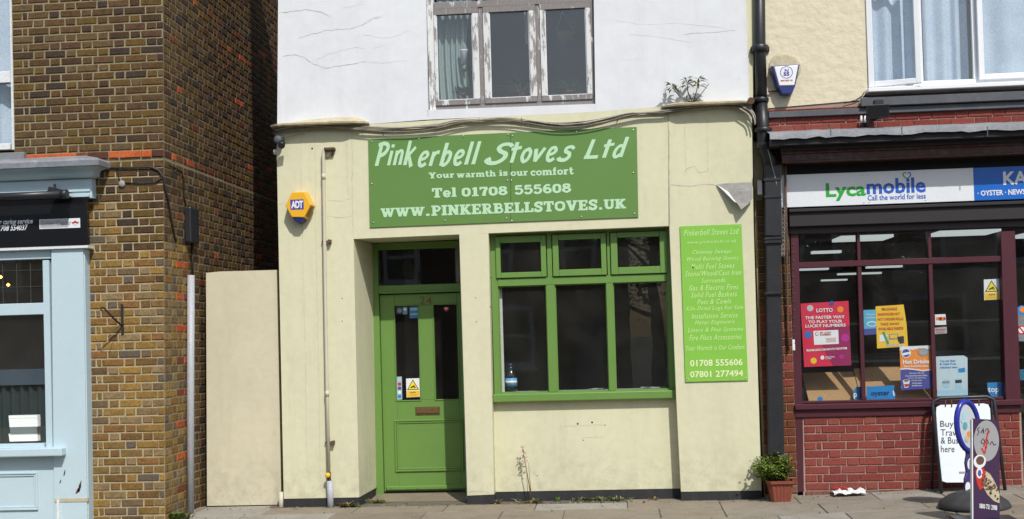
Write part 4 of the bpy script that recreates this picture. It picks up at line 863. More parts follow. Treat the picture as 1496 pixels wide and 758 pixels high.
# tall pink flowered weed by the plinth
fb = P(777, 737, .08); ft = empty('pink_flower_weed', fb, 'tall thin weed with a faded pink flower spike beside the black plinth', 'plant')
b = MB(); tipp = P(763, 652, .06); b.tube([fb, P(773,708,.05), P(768,680,.04), tipp], [.006,.005,.004,.002], 5)
b.tube([fb, P(774,700,.09), P(772,676,.10)], [.005,.003,.0015], 5); b.build('stem', M['stem'], ft)
fl_ = MB(); rr = random.Random(8)
for i in range(70):
    t_ = rr.random(); c = tipp.lerp(P(767,676,.05), t_) + Vector((rr.uniform(-.016,.016), rr.uniform(-.016,.016), 0))*(.4+t_*1.6)
    fl_.leaf(c, (rr.uniform(-1,1), rr.uniform(-1,.6), rr.uniform(-.4,1)), .024, .014, rr.choice((0,0,1)), .3)
fl_.build('flower_spike', [M['pink'], plain('pale_petal', (.7,.55,.5), .8)], ft)
lf = MB()
for i in range(60):
    an = rr.uniform(0, 6.28); lf.leaf(fb + Vector((rr.uniform(-.13,.13), rr.uniform(-.09,.04), rr.uniform(0,.03))), (math.cos(an), math.sin(an), rr.uniform(.1,1)), rr.uniform(.05,.12), .02, rr.randrange(3), .35)
lf.build('leaves', [M['leaf_dry'], M['rust'], M['leaf']], ft)
def weed(px_, py_, Y, n, L, w_, label, mts, sp=.08, upv=.8, cat='weed', name='pavement_weed', seed=1):
    c = P(px_, py_, Y); c.z = gz(c.x, Y) + .005; rr = random.Random(seed); b = MB()
    for i in range(n):
        an = rr.uniform(0, 6.28); b.leaf(c + Vector((rr.gauss(0, sp), rr.uniform(-.04,.03), 0)), (math.cos(an)*.7, math.sin(an)*.7, rr.uniform(.2,1)*upv), L*rr.uniform(.5,1.3), w_, rr.randrange(len(mts)), .3)
    t = empty(name, c, label, cat); b.build('leaves', mts, t); return t
weed(552, 739, .22, 170, .07, .008, 'tuft of dry grass at the left end of the door step', [M['leaf_dry'], M['leaf']], .06, 1.0, 'grass tuft', 'grass_tuft', 2)
weed(516, 741, -.04, 26, .05, .02, 'small green weed between the pipe sleeve and the door step', [M['leaf']], .03, seed=3)
weed(509, 742, -.02, 60, .10, .02, 'reddish brown dead weed against the left black plinth', [M['rust'], M['leaf_dry']], .03, 1.0, seed=4)
weed(816, 735, .1, 18, .11, .012, 'thin green weed sprig at the plinth right of the pink flowered weed', [M['leaf']], .03, 1.2, seed=5)
weed(858, 735, .1, 80, .07, .016, 'straggling reddish weeds along the middle of the black plinth', [M['rust'], M['leaf_dry'], M['leaf']], .10, seed=6)
weed(896, 734, .1, 70, .09, .014, 'straggling green weeds right of the reddish ones along the plinth', [M['leaf_dry'], M['leaf']], .07, seed=7)
weed(955, 733, .1, 24, .05, .016, 'small dry weed near the right end of the black plinth', [M['rust'], M['leaf_dry']], .03, seed=9)
weed(726, 737, .05, 30, .06, .02, 'little dead weed in the corner by the middle pier', [M['rust'], M['leaf_dry']], .02, seed=10)
weed(256, 757, -.7, 260, .085, .026, 'bright green bushy weed at the foot of the yellow brick corner', [M['leaf'], M['leaf'], M['leaf_dry']], .055, 1.6, seed=12)
# loose dirt and leaves on the paving
lit = MB(); rr = random.Random(21)
for i in range(420):
    x_ = rr.uniform(-4.4, 4.6); y_ = rr.choice((rr.uniform(-1.6, .1), rr.gauss(-.06, .06), rr.gauss(-.06,.05))); z_ = gz(x_, y_) + .005; s_ = rr.uniform(.004,.016); an = rr.uniform(0,6.28)
    c = Vector((x_, min(y_, .1), z_)); u_ = Vector((math.cos(an), math.sin(an), 0))*s_; v_ = Vector((-math.sin(an), math.cos(an), 0))*s_*.6
    lit.add([c-u_, c-v_, c+u_, c+v_, c+Vector((0,0,s_*.6))], [(0,1,4),(1,2,4),(2,3,4),(3,0,4)], rr.randrange(4))
tag(lit.build('leaf_litter', [M['leaf_dry'], M['stem'], M['soil'], M['cement']]), 'specks of dead leaf and dirt scattered on the paving', 'litter', kind='stuff')
# drain plate in the paving
c = G(1163,756,.03); b = MB(); b.box(c.x-.11, c.x+.11, c.y-.1, c.y+.1, .0, gz(c.x,c.y)+.008)
mh = b.build('drain_cover', M['cement']); tag(mh, 'small grey square drain cover set in the pavement by the shrub pot', 'drain cover')
b = MB(); b.box(c.x-.08, c.x+.08, c.y-.07, c.y+.07, gz(c.x,c.y)+.008, gz(c.x,c.y)+.011); b.build('lid', M['stone'], mh)

# ============================================================ GATE WALL between the houses
gw = MB(); gw.qb([(301,398.5),(322,396.5),(405,394.2),(411,737),(302.5,739)], .15, .22)
gwo = gw.build('rendered_wall', M['cream_side']); tag(gwo, 'blank cream rendered wall filling the gap between the brick house and shop', 'wall')
gw = MB(); gw.qb([(303,739),(411,737),(411,746),(303,746)], .18, .18); gw.build('footing', M['dust'], gwo)
for pix, w_ in ([(331,700),(334,712)],.006), ([(311,720),(318,714),(322,718)],.006), ([(346,706),(350,718),(356,716)],.005): k += 1; crack_line(gwo, pix, .15, w_, M['groove_shade'], 'stain_mark', 200+k)

# ============================================================ LEFT BRICK HOUSE
BY = -.85
def cornx(z): return -4.375 + .019*z
bh = empty('brick_house', (-4.5, BY, 0), 'tall dark stock brick house with orange string course and pale blue shopfront', 'house')
b = MB()
zS = P(150,233,BY).z   # underside of string course
hU = P(120,100,BY).z - P(120,111.6,BY).z; hL = P(180,500,BY).z - P(180,512.05,BY).z
xw = P(19,110,BY).x; xs_ = P(128,560,BY).x; topz = 9.2
mo = M['mortar2']
# mortar core of the front: window opening upstairs, shopfront opening below
for (x0_, x1f, z0_, z1_) in ((xw, None, P(150,240,BY).z, topz),):
    b.add([(x0_,BY,z0_),(cornx(z0_),BY,z0_),(cornx(z1_),BY,z1_),(x0_,BY,z1_),(x0_,BY+.25,z0_),(cornx(z0_)-.25,BY+.25,z0_),(cornx(z1_)-.25,BY+.25,z1_),(x0_,BY+.25,z1_)], [(0,1,2,3),(7,6,5,4),(0,3,7,4),(3,2,6,7),(1,0,4,5)])
upper = b.build('upper_front_wall', mo, bh)
b = MB(); z1_ = P(150,240,BY).z
b.add([(xs_-.06,BY,-.2),(cornx(0),BY,-.2),(cornx(z1_),BY,z1_),(xs_-.3,BY,z1_),(xs_-.06,BY+.25,-.2),(cornx(0)-.25,BY+.25,-.2),(cornx(z1_)-.25,BY+.25,z1_),(xs_-.3,BY+.25,z1_)], [(0,1,2,3),(7,6,5,4),(0,3,7,4),(1,0,4,5)])
lower = b.build('lower_front_wall', M['mortar'], bh)
b = MB(); b.add([(cornx(0),BY,-.2),(cornx(0),9,-.2),(cornx(topz),9,topz),(cornx(topz),BY,topz),(cornx(0)-.25,BY+.25,-.2),(cornx(0)-.25,9,-.2),(cornx(topz)-.25,9,topz),(cornx(topz)-.25,BY+.25,topz)], [(0,1,2,3),(4,7,6,5),(2,1,5,6)])
side = b.build('side_wall', mo, bh)
# rest of the house beyond the frame
b = MB(); b.box(-9.0, P(-22,110,BY).x, BY, BY+.25, zS-.1, topz); b.box(P(-22,110,BY).x, xw, BY, BY+.25, P(8,-60,BY).z, topz); b.box(P(-22,110,BY).x, xw, BY, BY+.25, zS-.1, P(8,224,BY).z); b.build('upper_front_wall', B_DARK[1], bh)
b = MB(); b.box(-9.0, -8.8, BY+.25, 9, -.2, topz); b.box(-9, cornx(5)-.25, 8.8, 9, -.2, topz); b.build('far_walls', B_DARK[1], bh)
b = MB(); loft(b, [(-9.1,BY-.1,topz),(-4.1,BY-.1,topz),(-4.1,BY-.1,topz-.1),(-9.1,BY-.1,topz-.1)], [(-9.1,4,topz+3),(-4.1,4,topz+3),(-4.1,4,topz+2.9),(-9.1,4,topz+2.9)]); loft(b, [(-9.1,4,topz+3),(-4.1,4,topz+3),(-4.1,4,topz+2.9),(-9.1,4,topz+2.9)], [(-9.1,9,topz),(-4.1,9,topz),(-4.1,9,topz-.1),(-9.1,9,topz-.1)]); b.build('roof', M['roof'], bh)
b = MB(); b.box(-8.7, cornx(3)-.26, 2.6, 2.7, .1, topz); b.box(-8.7, cornx(3)-.26, BY+.3, 2.6, zS-.5, zS-.4); b.build('room_wall', M['dark'], bh)
rb_ = random.Random(77)
def sh_dark(x_, z, c): return rb_.choice(B_DARK)
def sh_low(x_, z, c):
    if z > 2.62 and x_ > -4.72: return rb_.choice(B_DARK)
    if z > 3.05: return rb_.choice(B_DARK + B_OCHRE[3:6])
    r_ = rb_.random(); return rb_.choice(B_OCHRE) if r_ > .03 else rb_.choice(B_DARK)
Wf = Wall(); Wl = Wall()
nU = int((5.35 - zS)/hU)
Wf.run((0,BY,0), (1,0,0), (0,-1,0), 0, 0, zS + hU*1.02, nU, hU, .216, .107, .015, sh_dark, clip0=lambda z: xw if z > P(8,234,BY).z else xw, clip1=cornx)
# string course in orange and russet brick
Wf.run((0,BY-.012,0), (1,0,0), (0,-1,0), 0, 0, zS, 1, hU, .216, .107, .011, lambda x_, z, c: (B_ORANGE[0] if (x_ > -4.92 and x_ < -4.42 or x_ < -5.22) else rb_.choice(B_RUSSET)), clip0=lambda z: P(34,225,BY).x, clip1=lambda z: cornx(z)+.008)
zl = zS - .02; nL = int((zl + .02)/hL) + 1
lowz = zl - nL*hL
Wl.run((0,BY,0), (1,0,0), (0,-1,0), 0, 0, lowz, nL, hL, .222, .108, .015, sh_low, clip0=lambda z: xs_-.02 + .004*z if z < 3.55 else P(128,262,BY).x, clip1=cornx, start=1)
Wf.emit(upper, limit=300); Wl.emit(lower, limit=300)
CI = [0]
def sh_side(y_, z, c):
    c = CI[0]
    if abs(z - (zS+.5*hU)) < hU*.55: return (rb_.choice(B_ORANGE) if (-.66 < y_ < -.42 or -.2 < y_ < .0) else rb_.choice(B_RUSSET) if y_ < .3 or rb_.random() < .4 else rb_.choice(B_DARK))
    if z > 4.75 and (abs(z - 5.0) < .05 or abs(z-5.24) < .05) and y_ > .3 and rb_.random() < .5: return rb_.choice(B_RUSSET + B_ORANGE[1:])
    if z < 2.66 and y_ < -.16:
        if y_ > -.47 and c % 4 == 0: return rb_.choice(B_ORANGE + B_RUSSET[2:])
        return rb_.choice(B_OCHRE)
    if rb_.random() < .03: return rb_.choice(B_RUSSET + B_ORANGE[1:])
    return rb_.choice(B_DARK)
Ws = Wall()
for (z0_, nc, ch) in ((lowz, nL, hL), (zS, nU+1+18, hU)):
    zm = z0_
    for c in range(nc):
        zc = z0_ + (c+.5)*ch; sub = Wall(); CI[0] = c
        sub.run((cornx(zc), 0, 0), (0,1,0), (1,0,0), BY + .004, 8.5 if zc > 2.3 else .36, zc - ch*.5, 1, ch, .216, .107, .015, sh_side, start=c)
        for it in sub.items: Ws.items.append(it[:7] + (it[7]/(12.5+it[0].y+1.5)**2 - it[0].y*.0005,))
# re-roll the colour rows by true course index
Ws.emit(side, limit=300)
# window of the upper floor at the photo's left edge
wn = MB(); WX = BY + .06
wn.rb(14.5,-60,19.5,219,WX,.1); wn.rb(-22,-60,-16,219,WX,.1); wn.rb(-16,-60,14.5,-50,WX,.1); wn.rb(-16,104,14.5,121,WX-.005,.09); wn.rb(-16,209.5,14.5,219,WX+.001,.09)
uw = wn.build('sash_window', M['sillwhite'], bh, .004)
for t_, b_ in ((-50,104),(121,209.5)): b = MB(); b.rb(-16,t_,14.5,b_,WX+.04,.004); b.build('pane', M['glass_up'], uw)
b = MB(); b.rb(-26,223,35,235,BY-.07,.32); b.build('window_sill', M['stone'], bh, .006)
b = MB(); x0_ = P(-16,100,BY+.2).x; b.grid(lambda u, v: (x0_ + .62*u, BY+.22+.02*math.sin(u*25), P(0,-50,BY).z*(1-v)+P(0,212,BY).z*v), 24, 3)
tag(b.build('curtain', M['curtain']), 'bluish net curtain behind the white sash window of the brick house', 'curtain')
# --- pale blue shopfront
PB_ = M['paleblue']; FY = -.99
sf_ = MB(); sf_.qb([(74.5,361),(121,360),(127.5,770),(79,770)], FY, .2); sf_.build('pilaster', PB_, bh, .004)
b = MB(); b.qb([(121.4,365),(123.6,365),(130,770),(127.9,770)], FY+.02, .18); b.build('pilaster_edge', M['paleblue'], bh)
b = MB(); sxw = lambda x_, y_=520: P(x_, y_, FY+.04).x
fw_ = MB(); fw_.rb(-60,361.5,74,380,FY+.03,.1); fw_.rb(64.5,380,74,655,FY+.03,.1); fw_.rb(-60,444,64.5,461,FY+.028,.1); fw_.rb(-60,649,64.5,655,FY+.031,.1)
fwn = fw_.build('shopfront_window', PB_, bh, .004)
b = MB(); b.rb(-60,380,64.5,444,FY+.07,.005); b.build('pane', M['glass'], fwn)
b = MB(); b.rb(-60,461,64.5,649,FY+.07,.005); b.build('pane', M['glass'], fwn)
b = MB()
for x_ in (4, 24.5, 44.5): a_ = P(x_, 412, FY+.06).x; b.box(a_-.0035, a_+.0035, FY+.062, FY+.07, P(x_,444,FY+.06).z, P(x_,380,FY+.06).z)
for y_ in (395, 419): b.box(P(-60,y_,FY+.06).x, P(64.5,y_,FY+.06).x, FY+.063, FY+.0695, P(30,y_+.4,FY+.06).z, P(30,y_-.4,FY+.06).z)
b.build('lead_strips', plain('dull_lead', (.045,.045,.045), .6), fwn)
b = MB(); b.rb(-60,655.5,90,668,FY-.10,.3); b.build('window_sill', PB_, bh, .012, 2)
b = MB(); b.qb([(-60,668.5),(79,667.5),(81,775),(-60,775)], FY+.02, .2); st_ = b.build('stall_board', PB_, bh)
x0_, x1_, z0_, z1_ = rect(-40, 690, 56, 745.5, FY+.02); mould(st_, x0_, x1_, z0_, z1_, FY+.02, .05, .02, PB_)
b = MB(); b.rb(79.5,728,128.5,733,FY-.006,.02); b.build('split_board', M['cream_old'], bh); b = MB(); b.rb(83,730,86.5,762,FY-.02,.02); b.build('small_pipe', M['sillwhite'], bh)
for i, (x_, y_, w_, h_) in enumerate([(116,710,3,9),(113,716,3,5),(94,690,1.5,5),(88,703,1.4,3)]):
    b = MB(); b.qb([(x_-w_,y_+h_),(x_-w_*.2,y_-h_*.2),(x_+w_,y_-h_),(x_+w_*.8,y_+h_*.2),(x_,y_+h_)], FY-.001, .002); b.build('paint_chip', M['maroon_old'], bh)
# fascia, frieze, cornice
b = MB(); b.rb(-60,361,128.5,365,FY-.03,.14); b.build('fascia_bead', M['sillwhite'], bh)
b = MB(); b.rb(-60,262,134,292.5,FY+.03,.15); b.build('frieze', PB_, bh)
b = MB(); b.rb(-60,276,131.5,283,FY+.015,.03); b.rb(-60,286,130,291,FY+.0,.04); b.build('frieze_step', PB_, bh, .003)
prof = [(.0,262,0),(.03,258,0),(.035,254,0),(.06,249,0),(.11,246,0),(.13,245.5,0)]
def cornice_strip(pr, mt, nm):
    b = MB(); xe = P(134,262,FY).x; vs = []
    for o_, y_, _ in pr:
        z_ = P(60, y_, FY-o_).z; vs += [(P(-60,y_,FY).x, FY-o_, z_), (xe+o_*.9, FY-o_, z_), (xe+o_*.9, BY+.02, z_)]
    n_ = len(pr); b.add(vs, [(i*3+j, i*3+j+1, i*3+j+4, i*3+j+3) for i in range(n_-1) for j in (0,1)]); return b.build(nm, mt, bh)
cornice_strip(prof, PB_, 'cornice'); cornice_strip([(.13,245.5,0),(.15,244,0),(.155,236.5,0),(.12,233.5,0),(-.12,230,0)], M['lead'], 'cornice_cap')
fs_ = MB(); fs_.rb(-60,292.5,127.5,360.5,FY-.035,.05)
fas = fs_.build('shop_sign', plain('black_gloss_board', (.008,.008,.01), .22)); tag(fas, 'black fascia board with white italic lettering above the pale blue shopfront', 'sign')
SY_ = FY-.0355
txt('r caring service', -1, 320, 48, 329.5, SY_, M['signwhite'], fas, .02, .3); txt('01708 554037', -7, 328.5, 41, 337, SY_, M['signwhite'], fas, .02, .3)
pl = MB(); pl.rb(57.5,319.5,117,333.5,SY_-.004,.004); plo = pl.build('name_plate', M['whitep'], fas)
b = MB(); b.rb(58.5,320.5,100,332.5,SY_-.005,.001); b.build('plate_field', plain('silver_print', (.42,.43,.45), .4), plo); txt('Golden Charter', 59.5, 322, 104, 329, SY_-.0052, M['textgrey'], plo, .01); txt('*', 105, 322, 115, 332, SY_-.005, M['textred'], plo, .06)
lb = empty('light_bar', P(40,284,-1.2), 'long black tubular light bar mounted above the black fascia board', 'light')
b = MB(); b.tube([P(-60,290,-1.2), P(92,283.5,-1.2)], .036, 14); b.build('tube', M['blackplas'], lb); b = MB(); b.tube([P(90,283.7,-1.2), P(98.5,283.3,-1.2)], .044, 14); b.build('end_cap', M['blackplas'], lb)
b = MB(); b.prism([P(69,279,-1.22), P(71,272.5,-1.22), P(80,274,-1.22), P(95,279,-1.22)], (0,.2,0)); b.tube([P(80,276,-1.1), P(80,270,-.98)], .012, 6); b.build('bracket', M['blackplas'], lb)
# inside the left shop window : blind rail, curtain, bright box, ceiling lamps
b = MB(); x0_, x1_, z0_, z1_ = rect(-60,540,66,563,FY+.3); b.box(x0_, x1_, FY+.3, FY+.32, z0_, z1_); tag(b.build('window_rail', plain('blue_grey_valance', (.05,.075,.10), .7)), 'blue grey band across the lower pane of the pale blue shopfront', 'valance')
b = MB(); b.grid(lambda u, v: (x0_ + (x1_-x0_)*u, FY+.34+.02*math.sin(u*60), z0_ - (z0_-.55)*v), 60, 2); tag(b.build('curtain', plain('dark_teal_curtain', (.02,.035,.035), .9)), 'dark pleated half curtain in the pale blue shopfront window', 'curtain')
bx_ = empty('foil_box', P(34,628,FY+.16), 'sunlit silver white box standing in for a sun glint low in the pale blue shopfront window', 'box')
glos = plain('white_gloss_card', (.85,.86,.84), .3)
for t_, b_, tilt in ((606,624,.05),(632.5,645,.035)):
    b = MB(); b.prism([P(14,b_,FY+.12), P(55,b_-1,FY+.12), P(54.5,t_,FY+.12+tilt*2.2), P(12.5,t_+1,FY+.12+tilt*2.2)], (0,.06,0)); b.build('glint_face', glos, bx_)  # white faces tilted to the sun stand in for its glint
b = MB(); b.prism([P(15.5,646,FY+.2), P(54,645,FY+.2), P(54,610,FY+.2), P(14,611,FY+.2)], (0,.08,0)); b.build('box_body', plain('grey_card', (.55,.58,.56), .6), bx_)
for x_, y_ in ((1,404.5),(12,416)): b = MB(); b.lathe([(0,-.02),(.02,0),(0,.02)], P(x_, y_, 0.4), 10); tag(b.build('ceiling_lamp', emis('warm_bulb', (1,.42,.08), 8)), 'small glowing amber lamp %s behind the leaded pane' % ('at the far left' if x_ < 5 else 'lower and to the right'), 'lamp')

# wall fittings on the brick
wi = empty('iron_bracket', P(178,466,BY), 'rusty iron hanging bracket on the yellow brick above the pale shopfront pilaster', 'bracket')
b = MB(); b.rb(176.6,444,179.6,488,BY-.022,.022); b.build('wall_bar', M['cable_dark'], wi); b = MB(); b.tube([P(178,476,BY-.02), P(165,464,BY-.16), P(152,450,BY-.3)], .009, 6); b.tube([P(152,450,BY-.3), P(148,448,BY-.32), P(147.5,453,BY-.32), P(150,454,BY-.31)], .007, 6); b.build('arm', M['cable_dark'], wi)
b = MB(); b.tube([P(177,474,BY-.02), P(165,482,BY-.1), P(158,492,BY-.16)], .0035, 5); b.build('stay', M['rust'], wi)
ca = empty('brick_cable', P(226,244,BY), 'black cable looping over the sooty bricks around the corner to the black box', 'cable')
for q, r_ in (([(141,262,BY-.02),(146,252,BY-.02),(160,245,BY-.02),(190,245,BY-.02),(220,244,BY-.02),(232,249,BY-.02),(239,259,BY-.02),(241,275,BY+.0),(246,291,-.77),(252,310,-.72),(262,345,-.6),(266,352,-.55)],.011),
              ([(180,267,BY-.015),(205,268,BY-.015),(226,267,BY-.015),(234,262,BY-.015),(238,258,BY-.015)],.008), ([(173,238,BY-.01),(172,250,BY-.01),(174,262,BY-.01),(178,268,BY-.01)],.005),
              ([(236,236,BY-.012),(255,244,-.62),(271,250,-.4),(276,262,-.33),(276,285,-.33),(278,300,-.28)],.008)):
    w3 = []
    for x_, y_, Y_ in q:
        p_ = P(x_, y_, Y_); 
        if Y_ > BY+.05: p_.x = cornx(p_.z) + .018
        w3.append(p_)
    b = MB(); b.tube(w3, r_, 6); b.build('cable', M['cable_dark'], ca)
b = MB(); b.lathe([(.035,.0),(.035,-.02),(.02,-.03)], P(179,269,BY), 10, 'Y'); b.build('fixing', M['cement'], ca)
jx = cornx(2.9)
sy = lambda px_: None
jb = empty('junction_box', (jx+.05, -.28, 2.9), 'tall narrow black box on the side wall of the brick house', 'junction box')
def onside(px_, py_, off=0.0):
    """point of the side wall plane seen at a pixel"""
    d_ = ray(px_, py_); X_ = cornx(2.5) + off; t_ = X_/d_.x; return Vector((X_, -D + d_.y*t_, HC + d_.z*t_))
p0 = onside(275,330,.05); p1 = onside(287.5,330,.05); zt_ = onside(281,304,.05).z; zb_ = onside(281,355,.05).z
b = MB(); b.box(jx+.005, jx+.075, p0.y-.01, p1.y-.02, zb_, zt_); b.build('box_cover', M['blackplas'], jb, .012, 2)
b = MB(); q0 = onside(281,353,.03); q1 = onside(281.5,404,.03); b.tube([q0, q1], .012, 8); b.build('cable', M['cable_dark'], jb)
cp = empty('side_pipe', onside(281,600,.05), 'pale grey plastic pipe down the side wall of the brick house', 'pipe')
q0 = onside(281,402,.06); q1 = onside(282.5,575,.06); q2 = onside(284.5,751,.06); b = MB(); ym = (q0.y+q2.y)/2
b.tube([(cornx(2.3)+.05, q0.y, q0.z), (cornx(1.2)+.055, q1.y, q1.z), (cornx(.1)+.06, q2.y, q2.z)], .037, 12); b.build('pipe', M['greypipe'], cp)
for z_ in (): b = MB(); b.box(cornx(z_)+.0, cornx(z_)+.1, q1.y-.045, q1.y+.045, z_-.012, z_+.012); b.build('clip', M['greypipe'], cp)

# ============================================================ RIGHT BUILDING : newsagent
ns = empty('newsagent_shop', (2.8, .1, .08), 'newsagent with maroon shop window, red brick stall riser and cream roughcast wall above', 'shop')
RX1 = 6.2
xL = P(1119,80,0).x
b = MB(); b.qb([(1113,-90),(1264,-90),(1267.5,133),(1256,146.5),(1124,157.8),(1116,158)], .0, .3); b.build('upper_wall', M['roughcast'], ns)
zt = P(1190,-90,0).z; xr_ = P(1113,-90,0).x
b = MB(); b.box(xr_, RX1, 0, .3, zt+.005, 8.0); b.build('upper_wall', M['roughcast'], ns)
# brick core above the fascia and flank pieces
bz0, bz1 = P(1310,186.5,.0).z, P(1310,150,.0).z
def zat(x_, y_, Y=0.0): return P(x_, y_, Y).z
b = MB(); b.box(P(1113,180,0).x-.0, RX1, .012, .3, P(1310,197,0).z-.05, P(1310,142,0).z-.0); core = b.build('brick_band', M['mortar_red'], ns)
rb_ = random.Random(5); Wb = Wall(); ch = (P(1310,164.2,0).z - P(1310,187,0).z)/2
shr = lambda x_, z, c: rb_.choice(B_RED)
Wb.run((0,.012,0), (1,0,0), (0,-1,0), P(1122,180,0).x, RX1-.02, P(1310,187,0).z, 2, ch, .238, .115, .009, shr, dp=.010)
Wb.emit(core, limit=300)
b = MB(); z0_, z1_ = P(1310,164.4,-.03).z, P(1310,155.5,-.03).z; b.box(P(1123,165,-.03).x, RX1, -.035, .011, z0_, z1_); b.build('timber_band', M['leadd'], ns, .004)
b = MB(); b.box(P(1258,150,-.07).x, RX1, -.075, -.036, P(1350,151.5,-.07).z, P(1350,139,-.07).z); b.build('timber_sill', M['leadd'], ns, .004)
b = MB(); b.box(P(1122,157,0).x, P(1258,148,0).x, -.012, .01, z1_+.001, z1_+.02); b.build('brick_edge', B_RUSSET[0], ns)
# lead flashing : a crinkled apron above the cornice
b = MB(); xa = P(1124,200,-.3).x; rr = random.Random(9)
wob = [rr.uniform(-.006,.006) for _ in range(80)]
def flash(u, v):
    x_ = xa + (RX1-xa)*u; i = u*60; w_ = wob[int(i)]*(1-i%1) + wob[int(i)+1]*(i%1); zt_ = P(1310,187,0).z + .004; zb_ = P(1310,196,-.33).z
    pts = [(-.0, zt_), (-.12, zt_-.012), (-.315, zb_+.055), (-.33, zb_+.05 ), (-.333, zb_+w_*.7)]
    k_ = v*4; i_ = min(3, int(k_)); f_ = k_-i_
    return (x_, pts[i_][0]*(1-f_)+pts[i_+1][0]*f_, pts[i_][1]*(1-f_)+pts[i_+1][1]*f_ + w_*(.5+v))
b.grid(flash, 70, 8, smooth=False); fo = b.build('lead_flashing', M['lead'], ns); sd = fo.modifiers.new('thick', 'SOLIDIFY'); sd.thickness = .006
for x_ in (1317, 1213, 1442): p_ = P(x_, 190, -.337); b = MB(); b.box(p_.x, p_.x+.008, -.340, -.334, p_.z-.055, p_.z+.035); b.build('lead_seam', M['leadd'], ns)
# cornice and boxing under the flashing
zc = P(1310,196,-.36).z
mq = M['nearblack']  # near-black boards carry the shade of the recess in their colour
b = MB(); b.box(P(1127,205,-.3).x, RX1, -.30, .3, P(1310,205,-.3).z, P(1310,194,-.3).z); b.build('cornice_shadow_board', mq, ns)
b = MB(); b.box(P(1142,225,-.1).x, RX1, -.10, .29, P(1310,231,-.1).z, P(1310,215,-.1).z); b.box(P(1142,225,-.13).x, RX1, -.13, -.10, P(1310,218.5,-.12).z, P(1310,213.5,-.12).z); b.box(P(1142,225,-.1).x, RX1, -.12, -.10, P(1310,232,-.11).z, P(1310,229,-.11).z); b.build('cornice_board', M['maroon_old'], ns, .006)
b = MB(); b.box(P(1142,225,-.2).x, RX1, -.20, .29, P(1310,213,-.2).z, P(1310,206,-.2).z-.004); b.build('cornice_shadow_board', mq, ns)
b = MB(); b.box(P(1140,260,.12).x, RX1, .12, .3, P(1310,300,.12).z, P(1310,232,.12).z); b.build('fascia_backing', mq, ns)
b = MB(); b.box(P(1153,320,.03).x, RX1, .03, .3, P(1310,326,.03).z, P(1310,299.5,.03).z); b.box(P(1153,320,0).x, RX1, .0, .03, P(1310,305,.03).z, P(1310,300,.03).z); b.build('shutter_box', M['nearblack'], ns, .006)
b = MB(); b.box(P(1153,330,.1).x, RX1, .10, .3, P(1310,337,.1).z, P(1310,326.5,.1).z); b.build('window_head', plain('dull_maroon_black', (.028,.018,.024), .5), ns, .004)
# sign boards
ZL, ZH = P(1300,297.5,.04).z, P(1300,249.6,.04).z
xsL, xsM = P(1141,280,.04).x, P(1423,268,.04).x
nsg = empty('fascia_sign', (xsL, .05, ZL), 'white acrylic fascia sign with green and blue lettering over the maroon window', 'sign')
b = MB(); b.box(xsL, xsM-.001, .045, .075, ZL, ZH); b.build('sign_panel', M['signwhite'], nsg, .002)
txt('Lyca', 1206.5, 266.5, 1265, 293, .044, M['lycagreen'], nsg, .028)
txt('mobile', 1266, 260, 1352.5, 282.5, .044, M['lycablue'], nsg, .028)
txt('Call the world for less', 1267.5, 283.5, 1352.5, 291.5, .044, M['lycablue'], nsg, .012)
b = MB(); c = P(1325,257,.044)
def heart(side, mt):
    pts = [(0,-.028),(.03*side,-.002),(.036*side,.022),(.022*side,.034),(.006*side,.026)]; vs = []; fs = []; ribbon([(a_, z_) for a_, z_ in smooth(pts)], .010, 0, vs, fs)
    q = MB(); q.add([(c.x+v[0], .042, c.z+v[1]) for v in vs], fs); q.build('heart_mark', mt, nsg)
heart(-1, M['lycagreen']); heart(1, M['lycablue'])
for x_, y_ in ((1150,263),(1150,298),(1260,256),(1268,255.6),(1350,253),(1352,292.5),(1262,296),(1270,295.5)): b = MB(); b.lathe([(.006,0),(.005,-.003)], P(x_,y_,.0445), 8, 'Y'); b.build('screw', M['steel'], nsg)
bsg = empty('fascia_sign', (xsM, .05, ZL), 'royal blue fascia sign with white lettering at the right edge of the newsagent', 'sign')
b = MB(); b.box(xsM, RX1-.1, .042, .075, ZL, ZH); b.build('sign_panel', M['signblue'], bsg, .002)
txt('KA', 1465.5, 250, 1501, 269.5, .041, M['signwhite'], bsg, .03)
txt('· OYSTER · NEWSAGENT', 1428, 276.5, 1528, 284.5, .041, M['signwhite'], bsg, .03)
# --- window frame
MR = M['maroon']; NY = .15
nz_ = lambda y_, Y=NY: P(1310, y_, Y).z
nx = lambda x_, y_=480: P(x_, y_, NY).x
nw = MB()
nw.qb([(1155,335),(1166.5,335),(1172.5,606),(1160,606)], NY-.03, .13)
nw.box(nx(1165), nx(1484), NY-.012, NY+.07, nz_(387), nz_(378.5)); nw.box(nx(1165), nx(1463), NY, NY+.07, nz_(586.6)-.0, nz_(583))
for x_ in (1258.5, 1362.5): nw.box(nx(x_-3), nx(x_+3), NY-.004, NY+.07, nz_(583), nz_(387)); nw.box(nx(x_-2.4), nx(x_+2.4), NY-.004, NY+.07, nz_(378.5), nz_(337))
nw.qb([(1462,338),(1483,337),(1492,600),(1470,601)], NY-.03, .14)
nwin = nw.build('shop_window', MR, ns, .004)
b = MB(); b.box(nx(1160,600), nx(1488,590), NY-.05, NY+.1, nz_(606.5), nz_(595)); b.box(nx(1160,600), nx(1492,590), NY-.085, NY+.1, nz_(595), nz_(587)); b.build('sill', MR, nwin, .006)
b = MB(); b.qb([(1160.3,606.3),(1172.7,606.3),(1174.5,718),(1163,719.5)], NY-.03, .13); b.build('jamb_foot', MR, nwin, .003)
bounds = [nx(1168), nx(1255.5), nx(1261.5), nx(1359.5), nx(1365.5), nx(1464)]
